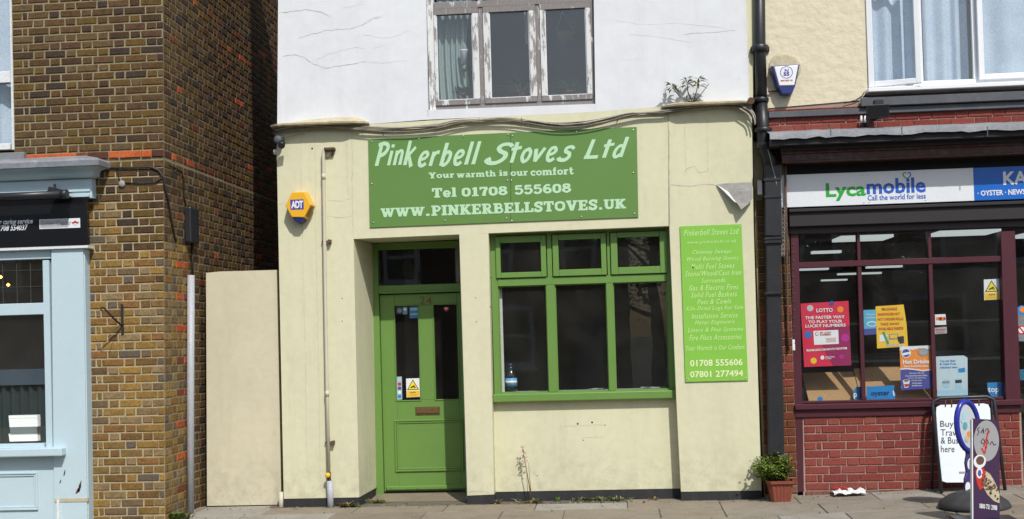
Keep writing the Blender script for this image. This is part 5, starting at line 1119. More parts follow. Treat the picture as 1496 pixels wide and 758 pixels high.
for a_, c_ in ((0,1),(2,3),(4,5)):
    b = MB(); b.box(bounds[a_]-.02, bounds[c_]+.02, NY+.03, NY+.035, nz_(587), nz_(386)); b.build('pane', M['glass'], nwin)
    b = MB(); b.box(bounds[a_]-.02, bounds[c_]+.02, NY+.03, NY+.035, nz_(380), nz_(336)); b.build('pane', M['glass'], nwin)
# doorway at the right edge
b = MB(); b.box(nx(1484), RX1, NY+.25, NY+.255, .1, nz_(338)); b.build('door_pane', M['glass'], ns); b = MB(); b.box(nx(1530), nx(1536), NY+.2, NY+.3, .1, nz_(338)); b.build('door_frame', MR, ns)
b = MB(); b.box(RX1-.2, RX1, NY-.03, .3, -.1, P(1310,300,.12).z); b.build('end_pier', M['roughcast'], ns)
# stall riser
SYr = .125
zr0 = P(1310,716.5,SYr).z-.03; zr1 = nz_(606.5)
b = MB(); b.box(nx(1171,660), nx(1492,640), SYr, .3, -.05, zr1); riser = b.build('stall_riser', M['mortar_red'], ns)
Wr = Wall(); ch = P(1310,650,SYr).z - P(1310,661.95,SYr).z
nc = 9; zb0 = zr1 - nc*ch - .002
Wr.run((0,SYr,0), (1,0,0), (0,-1,0), nx(1174.5,660), nx(1489,640), zb0, nc, ch, .238, .116, .009, shr, dp=.008)
# base course : grey worn bricks
Wr.run((0,SYr-.012,0), (1,0,0), (0,-1,0), nx(1176,710), nx(1489,700), zb0-ch*.8, 1, ch*.8, .238, .238, .007, lambda x_, z, c: rb_.choice(B_GREY if x_ < 2.5 or rb_.random() < .6 else B_RUSSET), dp=.008)
Wr.emit(riser, limit=300)
# brick pier left of the window, sooty at the top
b = MB(); b.box(P(1114,560,.1).x-.02, P(1160,560,.1).x, .11, .3, -.05, P(1140,205,.1).z); pier = b.build('brick_pier', M['mortar2'], ns)
Wp = Wall(); Wp.run((0,.11,0), (1,0,0), (0,-1,0), P(1113,560,.1).x, P(1159.5,560,.1).x, .04, 36, .0815, .238, .116, .009, lambda x_, z, c: rb_.choice(B_RED[:2]+B_RUSSET) if 0.55 < z < 1.9 else (rb_.choice(B_DARK) if z >= 1.9 else rb_.choice(B_GREY+B_RUSSET)), dp=.010)
Wp.emit(pier, limit=300)
# shell of the shop
b = MB(); b.box(1.45, 1.6, .3, 14.5, -.1, 3.4); b.box(1.45, 1.6, .3, 9, 3.4, 8); b.build('flank_wall', M['roughcast'], ns)
b = MB(); b.box(RX1-.15, RX1, .3, 14.5, -.1, 3.4); b.box(RX1-.15, RX1, .3, 9, 3.4, 8); b.build('flank_wall', M['roughcast'], ns)
b = MB(); b.box(1.6, RX1-.15, 14.35, 14.5, -.1, 3.4); b.build('back_wall', M['roughcast'], ns)
b = MB(); b.box(1.6, RX1-.15, 8.8, 9, 3.4, 8); b.build('back_wall', M['roughcast'], ns)
b = MB(); loft(b, [(1.45,-.05,8.02),(RX1,-.05,8.02),(RX1,-.05,7.9),(1.45,-.05,7.9)], [(1.45,4.5,10.4),(RX1,4.5,10.4),(RX1,4.5,10.3),(1.45,4.5,10.3)]); loft(b, [(1.45,4.5,10.4),(RX1,4.5,10.4),(RX1,4.5,10.3),(1.45,4.5,10.3)], [(1.45,9.1,8.02),(RX1,9.1,8.02),(RX1,9.1,7.9),(1.45,9.1,7.9)]); b.build('roof', M['roof'], ns)
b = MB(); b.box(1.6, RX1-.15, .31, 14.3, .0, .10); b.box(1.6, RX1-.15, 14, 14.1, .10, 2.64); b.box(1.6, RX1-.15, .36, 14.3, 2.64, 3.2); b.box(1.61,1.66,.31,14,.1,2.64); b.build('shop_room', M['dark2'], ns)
b = MB(); b.box(1.6, RX1-.15, 2.8, 2.9, 3.25, 6.6); b.box(1.6, RX1-.15, .31, 2.8, 3.25, 3.35); b.box(1.6, RX1-.15, .31, 2.8, 6.3, 6.4); b.build('upstairs_room', M['dim'], ns)
b = MB()
for yy in (2.6, 4.3, 6.0):
    for i in range(4): b.box(2.3, RX1-.5, yy, yy+.35, .35+i*.45, .38+i*.45)
b.build('display_shelves', M['dim'], ns)
tube_l = emis('cool_fluorescent', (.85,.95,.95), .55)
for (px0, px1, py_) in ((1222,1290,350),(1366,1440,342),(1186,1224,369.5),(1304,1366,381),(1164,1205,394.5),(1224,1278,401),(1200,1232,410),(1172,1206,420),(1266,1310,391),(1488,1520,345)):
    c_ = (2.62-HC)
    d0 = ray(px0, py_); t_ = c_/d0.z; A = Vector((d0.x*t_, -D+d0.y*t_, 2.62)); d1 = ray(px1, py_); t1_ = c_/d1.z; Bp = Vector((d1.x*t1_, -D+d1.y*t1_, 2.62))
    w_ = .55 if py_ < 352 else .16
    if A.y > 13.5: continue
    b = MB(); b.box(A.x, Bp.x, A.y-w_/2, A.y+w_/2, 2.61, 2.645); b.build('ceiling_light', tube_l, ns)
# --- upstairs window, white plastic
VY = .03
vz = lambda y_: P(1390, y_, VY).z
vx = lambda x_: P(x_, 60, VY).x
v = MB(); v.box(vx(1265), vx(1271), VY, VY+.08, vz(126), vz(-60)); v.box(vx(1271), RX1-.7, VY, VY+.08, vz(126), vz(116.5)); v.box(vx(1271), RX1-.7, VY, VY+.08, vz(-60), vz(-52)); v.box(RX1-.7, RX1-.62, VY, VY+.08, vz(126), vz(-60))
v.box(vx(1338.5), vx(1344.5), VY-.002, VY+.08, vz(116.5), vz(-52)); v.box(vx(1423), vx(1429.5), VY-.002, VY+.08, vz(116.5), vz(-52)); v.box(vx(1344.5), vx(1423), VY+.004, VY+.06, vz(-52), vz(-46))
v.box(vx(1344.5), vx(1347.5), VY+.004, VY+.05, vz(116.5), vz(-52)); v.box(vx(1420.5), vx(1423), VY+.004, VY+.05, vz(116.5), vz(-52))
vw = v.build('upper_window', M['upvc'], ns, .004)
b = MB(); b.box(vx(1262), RX1-.6, -.10, VY+.06, vz(132.5), vz(126.2)); b.build('sill', M['upvc'], vw, .006)
b = MB(); b.box(vx(1344.5), vx(1423), VY+.03, VY+.035, vz(118), vz(-52)); b.build('pane', M['glass_up'], vw)
def casement(xh, xw_, zb_, zt_, ang, f=.055):
    """hinged at xh, opening outwards"""
    L = xw_-xh; dirv = Vector((math.cos(ang), -math.sin(ang), 0)); nrm = Vector((math.sin(ang), math.cos(ang), 0)); o_ = Vector((xh, VY-.004, 0))
    def bl(mb, a0, a1, h0, h1, t0, t1):
        mb.prism([o_+dirv*a0+nrm*t0+Vector((0,0,h0)), o_+dirv*a1+nrm*t0+Vector((0,0,h0)), o_+dirv*a1+nrm*t0+Vector((0,0,h1)), o_+dirv*a0+nrm*t0+Vector((0,0,h1))], nrm*(t1-t0))
    m_ = MB(); bl(m_, 0, f, zb_, zt_, -.045, 0); bl(m_, L-f, L, zb_, zt_, -.045, 0); bl(m_, f, L-f, zb_, zb_+f, -.045, 0); bl(m_, f, L-f, zt_-f, zt_, -.045, 0)
    cs = m_.build('casement', M['upvc'], vw, .005); m_ = MB(); bl(m_, f, L-f, zb_+f, zt_-f, -.02, -.015); m_.build('pane', M['glass_up'], vw); return cs
casement(vx(1266.5), vx(1342), vz(128)+.03, vz(-56), R(13))
casement(vx(1426.5), vx(1426.5)+.95, vz(119.5), vz(-56), 0); casement(vx(1426.5)+.96, RX1-.70, vz(119.5), vz(-56), 0)
curtain_obj(1262, 1345, vz(-58), vz(118), VY+.16, 4, M['curtain'], 'bluish net curtain behind the open casement of the white upstairs window', .03)
curtain_obj(1350, 1415, vz(-58), vz(118), VY+.16, 3, M['curtain'], 'bluish net curtain behind the fixed middle pane of the white upstairs window', .03)
curtain_obj(1430, 1640, vz(-58), vz(118), VY+.16, 4, M['curtain'], 'bluish net curtain behind the right casement of the white upstairs window', .03)

# --- drainpipe, chain, conduit, floodlight
dp_ = empty('drainpipe', P(1133,665,.02), 'black cast iron drainpipe between the cream shop and the newsagent', 'drainpipe')
bi = M['blackiron']
b = MB(); b.tube([P(1108.5,-95,-.02), P(1110,60,-.02), P(1112.5,150,-.02)], .057, 14); b.build('pipe_length', bi, dp_)
b = MB(); b.tube([P(1112.5,150,-.02), P(1115,188,-.02), P(1116,210,-.02), P(1124,232,.0), P(1127,246,.0)], [.058,.06,.065,.075,.075], 14); b.build('pipe_bend', bi, dp_)
for y_, x_, h_, w_ in ((71,1110,4.5,.085),(146,1112,3,.075),(190,1115,3,.085),(213,1117,4,.08)):
    b = MB(); b.tube([P(x_,y_+h_,-.02), P(x_,y_-h_,-.02)], w_, 14); b.build('collar', bi, dp_, .004)
b = MB(); b.tube([P(1096.5,73,-.01), P(1123.5,72,-.01)], .03, 8); b.build('fixing_ears', bi, dp_)
b = MB(); b.qb([(1116.5,240),(1140.5,240),(1142.5,345),(1118,345)], -.07, .14); b.qb([(1119,351),(1140.5,350),(1146,664),(1122.5,665)], -.055, .12); b.build('square_pipe', bi, dp_, .012, 2)
for y_, x_ in ((262,1128.5),(287,1129),(348,1130),(353,1130.2),(428,1131)): b = MB(); b.rb(x_-13, y_-2.2, x_+13, y_+2.2, -.08, .16); b.build('collar', bi, dp_, .005)
b = MB(); b.rb(1106.5,262,1113,284,-.05,.06); b.build('hinge_plate', M['leadd'], dp_)
rc = empty('shutter_conduit', P(1151,700,.02), 'thin rusty vertical conduit beside the black drainpipe', 'conduit')
b = MB(); b.tube([P(1146.5,228,.0), P(1149,335,.02), P(1151,480,.07), P(1152,512,.07)], .012, 6); b.build('conduit', M['rust'], rc)
b = MB()
for i in range(14):
    y_ = 345 + i*12; b.lathe([(.008,0),(.005,-.006)], P(1158.5+i*.18, y_, .117), 6, 'Y')
b.build('screw_heads', M['brass'], rc)
cn = empty('chain', P(1146,240,-.05), 'looped steel shutter chain hanging beside the black drainpipe', 'chain')
def chain(x0_, x1_, y0_, y1_, nm):
    n_ = int((y1_-y0_)/3.1)
    for i in range(n_):
        t_ = (i+.5)/n_; c_ = P(x0_+(x1_-x0_)*t_, y0_+(y1_-y0_)*t_, -.05); m_ = MB(); pts = []
        for k_ in range(9):
            a_ = 2*math.pi*k_/8; w_ = math.cos(a_)*.0085; pts.append(c_ + Vector((w_ if i % 2 else w_*.35, w_ if i % 2 == 0 else 0, math.sin(a_)*.0145)))
        m_.tube(pts, .0028, 4, caps=False); m_.build('link', M['cement'], cn)
chain(1140.5, 1142.5, 240, 374, 'a'); chain(1146.2, 1145.6, 302, 374, 'b')
wc = MB(); wc.tube([P(1122,218,-.08), P(1127,238,-.08), P(1133,262,-.07), P(1137,280,-.06)], .005, 5); tag(wc.build('loose_wire', M['cable_pale']), 'loose grey wire hanging beside the bend of the black drainpipe', 'wire')
b = MB(); b.tube([P(1233,151,-.01), P(1250,146,-.012), P(1259,140,-.012), P(1263,134,-.012)], .004, 5); tag(b.build('alarm_wire', M['cable_dark']), 'thin dark wire running along the roughcast to the white window corner', 'wire')
fd = empty('floodlight', P(1284,160,-.2), 'black floodlight on a bracket beneath the white upstairs window', 'floodlight')
b = MB(); fr = [P(1269,153,-.34), P(1299,151,-.34), P(1300,171,-.28), P(1267,173,-.28)]; bk = [p + Vector((0,.1,.0)) for p in fr]; loft(b, fr, bk); b.build('lamp_housing', M['blackplas'], fd, .008)
b = MB(); b.rb(1277.5,145,1291,152.5,-.2,.08); b.build('gear_box', M['blackplas'], fd, .006)
b = MB(); b.tube([P(1283,172,-.24), P(1272,178,-.16), P(1264,184,-.03)], .012, 6); b.rb(1259,178,1267,190,-.03,.03); b.tube([P(1273,174,-.25), P(1276,184,-.2), P(1279,194,-.2)], .005, 5); b.build('bracket', M['blackplas'], fd)
for x_ in (1258, 1263.5): b = MB(); b.tube([P(x_,179,-.05), P(x_+.4,169,-.05)], [.015,.009], 8); b.build('cable_gland', M['whitep'], fd)
b = MB(); b.rb(1259,142,1270,155,-.055,.03); b.build('corner_plate', M['stone'], fd)
st = MB(); st.rb(1157,496,1161.5,512,.112,.006); tag(st.build('door_bell', M['whitep'], None, .003), 'small white plastic fitting on the left maroon window jamb', 'fitting')

# ============================================================ POSTERS AND THINGS IN THE NEWSAGENT'S WINDOW
QY = NY + .05
def q8(x_, y_): return (1160 + x_/4.459, 430 + y_/4.459)
def q7(x_, y_): return (1250 + x_/3.61, 400 + y_/3.61)
def flat(parent, pts, dy, mt, name='printed_area', cv=q8):
    b = MB(); b.prism([P(*cv(x_, y_), QY - dy) for x_, y_ in pts], (0, .0012, 0)); return b.build(name, mt, parent)
def disc(parent, cx, cy, r_, dy, mt, cv=q8, name='printed_ball', ry=None):
    ry = ry or r_; n_ = 16; return flat(parent, [(cx + r_*math.cos(2*math.pi*i/n_), cy + ry*math.sin(2*math.pi*i/n_)) for i in range(n_)], dy, mt, name, cv)
def ptxt(parent, s_, l, t, r_, b_, dy, mt, bold=.02, cv=q8, shear=0, space=1.0): a_ = cv(l, t); c_ = cv(r_, b_); return txt(s_, a_[0], a_[1], c_[0], c_[1], QY - dy, mt, parent, bold, shear, space=space)
def poster(name, label, pts, mt, cv=q8, dy=0.0, cat='poster', group=None):
    b = MB(); b.prism([P(*cv(x_, y_), QY - dy) for x_, y_ in pts], (0, .001, 0)); return tag(b.build(name, mt), label, cat, group)
lo = poster('lottery_poster', 'crimson lottery poster with white lettering and coloured balls in the left pane', [(42,60),(355,42),(373,462),(66,473)], M['red'])
flat(lo, [(205,220),(362,205),(372,462),(255,466),(180,330)], .0012, M['magenta'])
disc(lo, 105, 90, 21, .0026, plain('silver_ball', (.5,.5,.52), .3)); disc(lo, 302, 98, 21, .0026, M['orange']); disc(lo, 246, 58, 16, .0026, M['violet']); disc(lo, 92, 262, 23, .0026, plain('blue_ball', (.03,.16,.5), .4)); disc(lo, 333, 282, 27, .0026, plain('pink_ball', (.45,.03,.28), .4)); disc(lo, 310, 406, 16, .0026, plain('pink_ball_small', (.4,.03,.25), .4)); disc(lo, 128, 432, 20, .0026, M['gold'])
ptxt(lo, 'LOTTO', 146, 90, 252, 116, .004, M['whitep'], .022); ptxt(lo, 'THE FASTER WAY', 72, 139, 330, 159, .004, M['whitep'], .022); ptxt(lo, 'TO PLAY YOUR', 93, 167, 314, 187, .004, M['whitep'], .022); ptxt(lo, 'LUCKY NUMBERS', 74, 193, 337, 213, .004, M['whitep'], .022)
flat(lo, [(126,238),(288,231),(292,322),(131,329)], .0028, M['whitep']); ptxt(lo, 'MY LUCKY', 170, 243, 245, 254, .0042, M['textred'], .02); ptxt(lo, 'NUMBERS', 170, 257, 240, 267, .0042, M['textred'], .02)
disc(lo, 150, 256, 13, .0042, M['textgrey']); disc(lo, 152, 256, 9, .0056, M['whitep'])
for i in range(4): flat(lo, [(208+i,284+i*8),(274,281+i*8),(274,285+i*8),(208+i,288+i*8)], .0042, plain('pink_row_%d' % i, (.6,.3,.35), .6))
flat(lo, [(82,358),(344,344),(345,357),(83,371)], .0028, M['whitep']); ptxt(lo, 'PLAY IN STORE OR ONLINE TODAY', 90, 350, 338, 362, .0042, M['textred'], .01)
disc(lo, 185, 412, 13, .0042, M['whitep']); flat(lo, [(179,396),(185,404),(191,396),(191,412),(179,412)], .0046, M['whitep']); ptxt(lo, 'THE NATIONAL', 203, 403, 266, 411, .0042, M['whitep'], .02); ptxt(lo, 'LOTTERY', 203, 414, 245, 422, .0042, M['whitep'], .02)
cpz = poster('contactless_notice', 'pale blue notice with an oval symbol left of the yellow poster', [(452,102),(545,98),(548,258),(457,266)], plain('sky_blue_print', (.10,.40,.60), .5))
flat(cpz, [(456,225),(547,220),(548,258),(457,266)], .0012, M['violet']); disc(cpz, 508, 192, 34, .0014, M['whitep'], ry=17); disc(cpz, 508, 192, 27, .0028, plain('sky_blue_print_b', (.10,.40,.60), .5), ry=11)
ptxt(cpz, 'Pay by card', 470, 125, 535, 138, .0014, M['whitep'], .01); ptxt(cpz, 'contactless', 466, 145, 536, 156, .0014, M['whitep'], .01)
yp = poster('sandwich_poster', 'yellow poster with red wording and drinks picture in the middle pane', [(531,78),(714,66),(733,190),(743,338),(541,352),(536,200)], M['gold'], dy=.004)
for i, (s_, l, r_, y_) in enumerate((('MILKSHAKE',572,672,95),('SANDWICHES HOT',545,690,128),('HOT CHICKEN ROLLS',545,712,160),('TAKE AWAY',562,688,192),('AVAILABLE INSIDE',548,712,222))): ptxt(yp, s_, l, y_-9, r_, y_+9, .0055, M['textred'], .015)
flat(yp, [(556,265),(606,262),(608,302),(558,308)], .0055, M['paper']); flat(yp, [(618,258),(678,254),(680,290),(620,296)], .0055, M['textgrey']); flat(yp, [(625,264),(672,260),(673,282),(626,286)], .0066, M['gold']); flat(yp, [(674,276),(716,270),(718,318),(690,322),(676,300)], .0055, M['textblack']); flat(yp, [(574,246),(588,240),(622,320),(606,326)], .0066, plain('green_can', (.08,.3,.2), .4)); flat(yp, [(606,318),(712,326),(712,336),(600,338)], .0058, M['cream_old'])
hd = poster('hot_drinks_poster', 'orange and blue hot drinks poster with a cup, lower right of the middle pane', [(688,340),(886,332),(902,612),(697,624)], M['orange'], dy=.008)
flat(hd, [(693,490),(735,486),(790,492),(840,500),(896,492),(902,612),(697,624)], .0095, M['violet']); flat(hd, [(692,484),(735,480),(790,486),(840,494),(895,486),(896,493),(840,501),(790,493),(735,487),(693,491)], .0102, M['whitep']); flat(hd, [(688,340),(886,332),(888,352),(860,360),(820,350),(770,362),(730,352),(689,368)], .0095, M['paper'])
disc(hd, 730, 382, 32, .0108, M['whitep']); disc(hd, 730, 382, 26, .012, M['violet']); flat(hd, [(702,384),(758,372),(758,388),(702,400)], .0134, M['whitep']); disc(hd, 843, 376, 38, .0108, M['textgrey'], ry=26); disc(hd, 843, 376, 30, .012, plain('silver_print_b', (.35,.35,.36), .4), ry=19)
ptxt(hd, 'Hot Drinks', 708, 425, 880, 452, .0112, M['whitep'], .04); ptxt(hd, 'Now Available Here', 716, 460, 876, 474, .0112, M['whitep'], .02)
for i, (s_, l, r_) in enumerate((('Cappuccino Café Latte',748,848),('Chocolate Mocha Flat White',724,868),('Espresso Tea Café Crema',746,858),('Freshly made',766,832),('from the machine',770,832),('Available here',768,834))): ptxt(hd, s_, l, 508+i*16, r_, 518+i*16, .0112, M['whitep'], .01)
flat(hd, [(710,566),(754,562),(746,606),(720,608)], .0112, M['paper']); flat(hd, [(718,584),(750,582),(746,600),(722,602)], .0125, M['textred']); disc(hd, 732, 564, 24, .0128, M['whitep'], ry=9); disc(hd, 732, 563, 17, .014, M['soil'], ry=5)
cr2 = poster('card_payment_sticker', 'small white sticker with two orange circle marks in the third pane', [(418,214),(474,212),(478,268),(420,270)], M['whitep'], q7)
for cx_, mm_ in ((432,M['orange']),(446,M['textred']),(455,M['orange']),(466,M['textred'])): disc(cr2, cx_, 236, 9, .0014+.0012*(cx_ % 3), mm_, q7)
cr3 = poster('card_sticker', 'small grey printed sticker beneath the orange circle sticker', [(416,284),(480,278),(482,314),(418,318)], plain('mauve_print', (.42,.36,.38), .6), q7)
ptxt(cr3, 'PAYPOINT', 424, 290, 474, 300, .0014, M['textred'], .01, q7); ptxt(cr3, 'cash here', 428, 303, 470, 311, .0014, M['textgrey'], .01, q7)
cr4 = poster('pay_notice', 'pale blue and white notice with two cup pictures in the third pane', [(424,436),(570,430),(590,442),(592,640),(430,646)], plain('ice_print', (.50,.62,.68), .5), q7, dy=.002)
ptxt(cr4, 'You can Now', 444, 452, 528, 464, .0036, M['cyan'], .01, q7); ptxt(cr4, '& Cash Free', 444, 468, 530, 480, .0036, M['cyan'], .01, q7); ptxt(cr4, 'withdraw here', 444, 486, 538, 498, .0036, M['cyan'], .01, q7)
disc(cr4, 478, 576, 21, .0036, M['cyan_pale'], q7, ry=26); flat(cr4, [(458,566),(496,564),(496,576),(458,578)], .005, M['textgrey'], cv=q7); flat(cr4, [(524,550),(560,548),(562,604),(526,606)], .0036, M['cyan_pale'], cv=q7); flat(cr4, [(526,560),(560,558),(560,574),(526,576)], .005, M['textblack'], cv=q7); flat(cr4, [(541,500),(576,494),(578,518),(543,520)], .0036, M['cyan'], cv=q7); flat(cr4, [(430,614),(592,608),(592,640),(430,646)], .0036, M['cyan_pale'], cv=q7)
def cctv(name, label, pts, cv, Y0, par_cat='warning sign'):
    """pts : four corners clockwise from top left"""
    global QY; keep = QY; QY = Y0
    s_ = poster(name, label, pts, M['whitep'], cv, cat=par_cat)
    A, B_, C_, D_ = [Vector((x_, y_, 0)) for x_, y_ in pts]
    f = lambda u, v: tuple((A*(1-u)*(1-v) + B_*u*(1-v) + C_*u*v + D_*(1-u)*v)[:2])
    flat(s_, [f(.03,.66), f(.97,.66), f(.97,.98), f(.03,.98)], .0014, M['gold'], cv=cv); flat(s_, [f(.5,.05), f(.95,.61), f(.05,.61)], .0014, M['textblack'], cv=cv); flat(s_, [f(.5,.12), f(.86,.575), f(.14,.575)], .0028, plain('bright_yellow', (.85,.68,.02), .5), cv=cv)
    flat(s_, [f(.3,.47), f(.6,.36), f(.66,.42), f(.36,.52)], .0042, M['textblack'], cv=cv); flat(s_, [f(.55,.46), f(.72,.46), f(.72,.5), f(.55,.5)], .0042, M['textblack'], cv=cv)
    a_ = cv(*f(.28,.71)); c_ = cv(*f(.72,.79)); txt('CCTV', a_[0], a_[1], c_[0], c_[1], QY-.0016, M['textblack'], s_, .03)
    a_ = cv(*f(.2,.86)); c_ = cv(*f(.8,.91)); txt('in operation', a_[0], a_[1], c_[0], c_[1], QY-.0016, M['textblack'], s_, .01)
    QY = keep; return s_
cctv('cctv_sticker', 'yellow triangle camera warning sign near the top right of the maroon window', [(676,30),(757,26),(761,134),(678,139)], q7, QY)
def boxsheet(name, label, pts, dep, mt, cv=q8, cat='cardboard'):
    b = MB(); ps = []
    for x_, y_, Y_ in pts: ps.append(P(*cv(x_, y_), Y_))
    b.prism(ps, (0, dep, 0)); return tag(b.build(name, mt), label, cat)
boxsheet('cardboard_sheet', 'slanted brown cardboard sheet propped in the left pane below the crimson poster', [(100,704,.26),(440,700,.26),(386,502,.62),(50,512,.62)], .01, M['cardboard'])
boxsheet('cardboard_sheet', 'brown cardboard sheet propped behind the blue strip in the middle pane', [(442,700,.27),(700,690,.27),(905,684,.27),(880,470,.62),(500,472,.62),(388,484,.62)], .01, M['cardboard'])
os_ = poster('travel_card_strip', 'bright blue strip reading oyster standing on the sill of the middle pane', [(472,600),(655,592),(650,628),(662,650),(656,692),(474,698)], M['cyan'], dy=-.03); QY += .03
ptxt(os_, 'oyster', 500, 630, 622, 668, .0015, M['navy'], .02); flat(os_, [(642,628),(650,626),(656,660),(648,662)], .0015, M['whitep']); QY -= .03
o2 = poster('travel_card_strip', 'blue strip ending in letter p at the right edge of the left pane', [(404,602),(444,600),(446,694),(396,696),(384,665),(392,620)], M['cyan'], dy=-.03); QY += .03
ptxt(o2, 'p', 388, 642, 412, 680, .0015, M['whitep'], .03); QY -= .03
disc(poster('blue_tag', 'small round topped blue tag on the sill under the slanted cardboard', [(152,704),(152,680),(188,680),(188,704)], M['cyan'], dy=-.03), 170, 682, 18, -.03+.0001, M['cyan'])
tp = poster('top_up_strip', 'blue strip reading top at the right foot of the third pane', [(694,574),(776,570),(786,646),(716,648),(696,616)], M['cyan'], q7, dy=-.03); QY += .03
ptxt(tp, 'top', 698, 598, 756, 634, .0015, M['whitep'], .02, q7); QY -= .03
cdb = boxsheet('display_box', 'dim white and grey carton at the far left foot of the left pane', [(30,690,.5),(92,690,.5),(80,612,.5),(34,606,.5)], .15, M['textgrey'], cat='carton')
n1 = poster('door_notice', 'white notice with a blue swirl in the doorway at the right edge', [(848,175),(905,172),(905,355),(842,355)], plain('pale_notice', (.35,.38,.42), .6), q7, dy=-.2)
QY += .2; disc(n1, 876, 190, 24, .0015, M['cyan'], q7); disc(n1, 880, 188, 15, .003, M['orange'], q7); disc(n1, 876, 296, 24, .0015, M['textred'], q7); disc(n1, 876, 296, 17, .003, M['whitep'], q7); flat(n1, [(856,276),(862,272),(898,316),(892,320)], .0045, M['textred'], cv=q7); QY -= .2
n2 = poster('blue_leaflet', 'blue leaflet low in the doorway at the right edge', [(852,505),(905,502),(905,560),(856,562)], plain('teal_print', (.05,.22,.34), .5), q7, dy=-.2)

# ============================================================ STICKERS ON THE GREEN DOOR
QY = LY + .018
ident = lambda x_, y_: (x_, y_)
s1 = poster('door_sticker', 'dark blue round sticker at the top left of the left door pane', [(579,448.5),(588,448.3),(588,458.5),(579,458.8)], plain('dull_blue', (.04,.06,.18), .5), ident, cat='sticker'); disc(s1, 583.6, 453.5, 3.4, .0014, M['textgrey'], ident)
s2 = poster('door_sticker', 'pale blue upright sticker second along the top of the left door pane', [(588.6,448.4),(595,448.2),(595,459),(588.8,459.2)], plain('pale_blue_sticker', (.16,.34,.42), .5), ident, cat='sticker'); flat(s2, [(590,450),(593.6,450),(593.6,453.6),(590,453.6)], .0014, M['whitep'], cv=ident)
s3 = poster('door_sticker', 'large blue square sticker at the top right of the left door pane', [(598,448.3),(611,447.6),(611.3,464.3),(598.5,465)], plain('mid_blue', (.05,.20,.42), .5), ident, cat='sticker'); flat(s3, [(599.5,450),(610,449.5),(610,453),(599.5,453.6)], .0014, plain('light_band', (.3,.5,.62), .5), cv=ident); flat(s3, [(599.5,458),(610.5,457.5),(610.5,459.5),(599.5,460)], .0014, plain('light_band_b', (.3,.5,.62), .5), cv=ident)
s4 = poster('door_sticker', 'narrow pale strip of card logos at the lower left of the left door pane', [(579.6,550.3),(587,550),(587.6,583.5),(580.4,584)], plain('pale_strip', (.36,.5,.56), .5), ident, cat='sticker')
for i, mm_ in enumerate((M['cyan_pale'], M['textred'], M['violet'], M['whitep'], M['cyan'])): flat(s4, [(581.2,553+i*6),(586,552.8+i*6),(586.2,557+i*6),(581.4,557.2+i*6)], .0014, mm_, cv=ident)
s5 = poster('door_sticker', 'small red and white crescent badge at the top of the right door pane', [(647.8,448.5),(655.6,448.2),(655.2,453),(652,455),(648.6,453.2)], M['textred'], ident, cat='sticker'); flat(s5, [(649.4,449.6),(654.2,449.4),(653.4,451.6),(650.2,451.8)], .0014, M['whitep'], cv=ident)
QY = LY
cctv('cctv_sticker', 'yellow triangle camera warning sign stuck low on the left pane of the green door', [(593.2,553),(612.6,552.3),(613.4,579.6),(594,580.6)], ident, LY - .002)

# ============================================================ ON THE PAVEMENT
# shrub in a fluted plastic pot
pc = P(1140, 733, -.17); pc.z = gz(pc.x, -.17)
sh = empty('potted_shrub', pc, 'small leafy green shrub in a fluted terracotta plastic pot by the drainpipe', 'potted plant')
b = MB(); s_ = 145*1.0; hw0, hw1, hh = .092, .12, .205
n_ = 40; rings = []
for hz_, r0_ in ((0, hw0), (hh*.86, hw1*.97), (hh*.86, hw1*1.08), (hh, hw1*1.10), (hh, hw1*.98), (hh*.8, hw1*.92)):
    ring_ = []
    for k_ in range(n_):
        a_ = 2*math.pi*k_/n_; c_, s__ = math.cos(a_), math.sin(a_); q_ = 1/max(abs(c_), abs(s__)); q_ = min(q_, 1.28); fl_ = (1 - .05*(k_ % 2)) if hz_ < hh*.86+.001 and r0_ < hw1 else 1
        ring_.append(pc + Vector((c_*q_*r0_*fl_, s__*q_*r0_*fl_, hz_)))
    rings.append(ring_)
vs = [p for r_ in rings for p in r_]; b.add(vs, [(i*n_+k_, i*n_+(k_+1)%n_, (i+1)*n_+(k_+1)%n_, (i+1)*n_+k_) for i in range(5) for k_ in range(n_)] + [tuple(range(n_))[::-1]]); b.build('pot', M['terracotta'], sh)
b = MB(); b.box(pc.x-.1, pc.x+.1, pc.y-.1, pc.y+.1, pc.z+hh*.8, pc.z+hh*.9); b.build('soil', M['soil'], sh)
st_b = MB(); lf = MB(); rr = random.Random(31); top = pc + Vector((0,0,hh*.9))
for i in range(34):
    an = rr.uniform(0, 6.28); ln = rr.uniform(.14,.29); d_ = Vector((math.cos(an)*.9 - .30, math.sin(an)*.7, rr.uniform(.45,1.4))).normalized()
    e_ = top + d_*ln + Vector((-.03,0,0)); mid_ = top.lerp(e_, .5) + Vector((0,0,.02)); st_b.tube([top + Vector((rr.uniform(-.03,.03), rr.uniform(-.03,.03), -.02)), mid_, e_], [.006,.004,.002], 4)
    for k_ in range(70):
        t_ = rr.uniform(.35, 1.08); c_ = top.lerp(e_, t_) + Vector((rr.gauss(0,.022), rr.gauss(0,.022), rr.gauss(0,.02))); a2 = rr.uniform(0, 6.28)
        lf.leaf(c_, (math.cos(a2), math.sin(a2), rr.uniform(-.2,1)), rr.uniform(.026,.044), .024, rr.choice((0,0,1,1,2)), .25)
for i in range(40): # left hanging sprig
    c_ = top + Vector((-.15-rr.random()*.09, rr.uniform(-.04,.04), .10-rr.random()*.06)); a2 = rr.uniform(0,6.28); lf.leaf(c_, (math.cos(a2), math.sin(a2), rr.uniform(-.3,.8)), .03, .018, rr.choice((0,1)), .25)
st_b.build('stem', M['stem'], sh); lf.build('foliage', [plain('mid_leaf', (.14,.22,.035), .5), plain('fresh_leaf', (.24,.33,.045), .5), M['leaf_d']], sh)
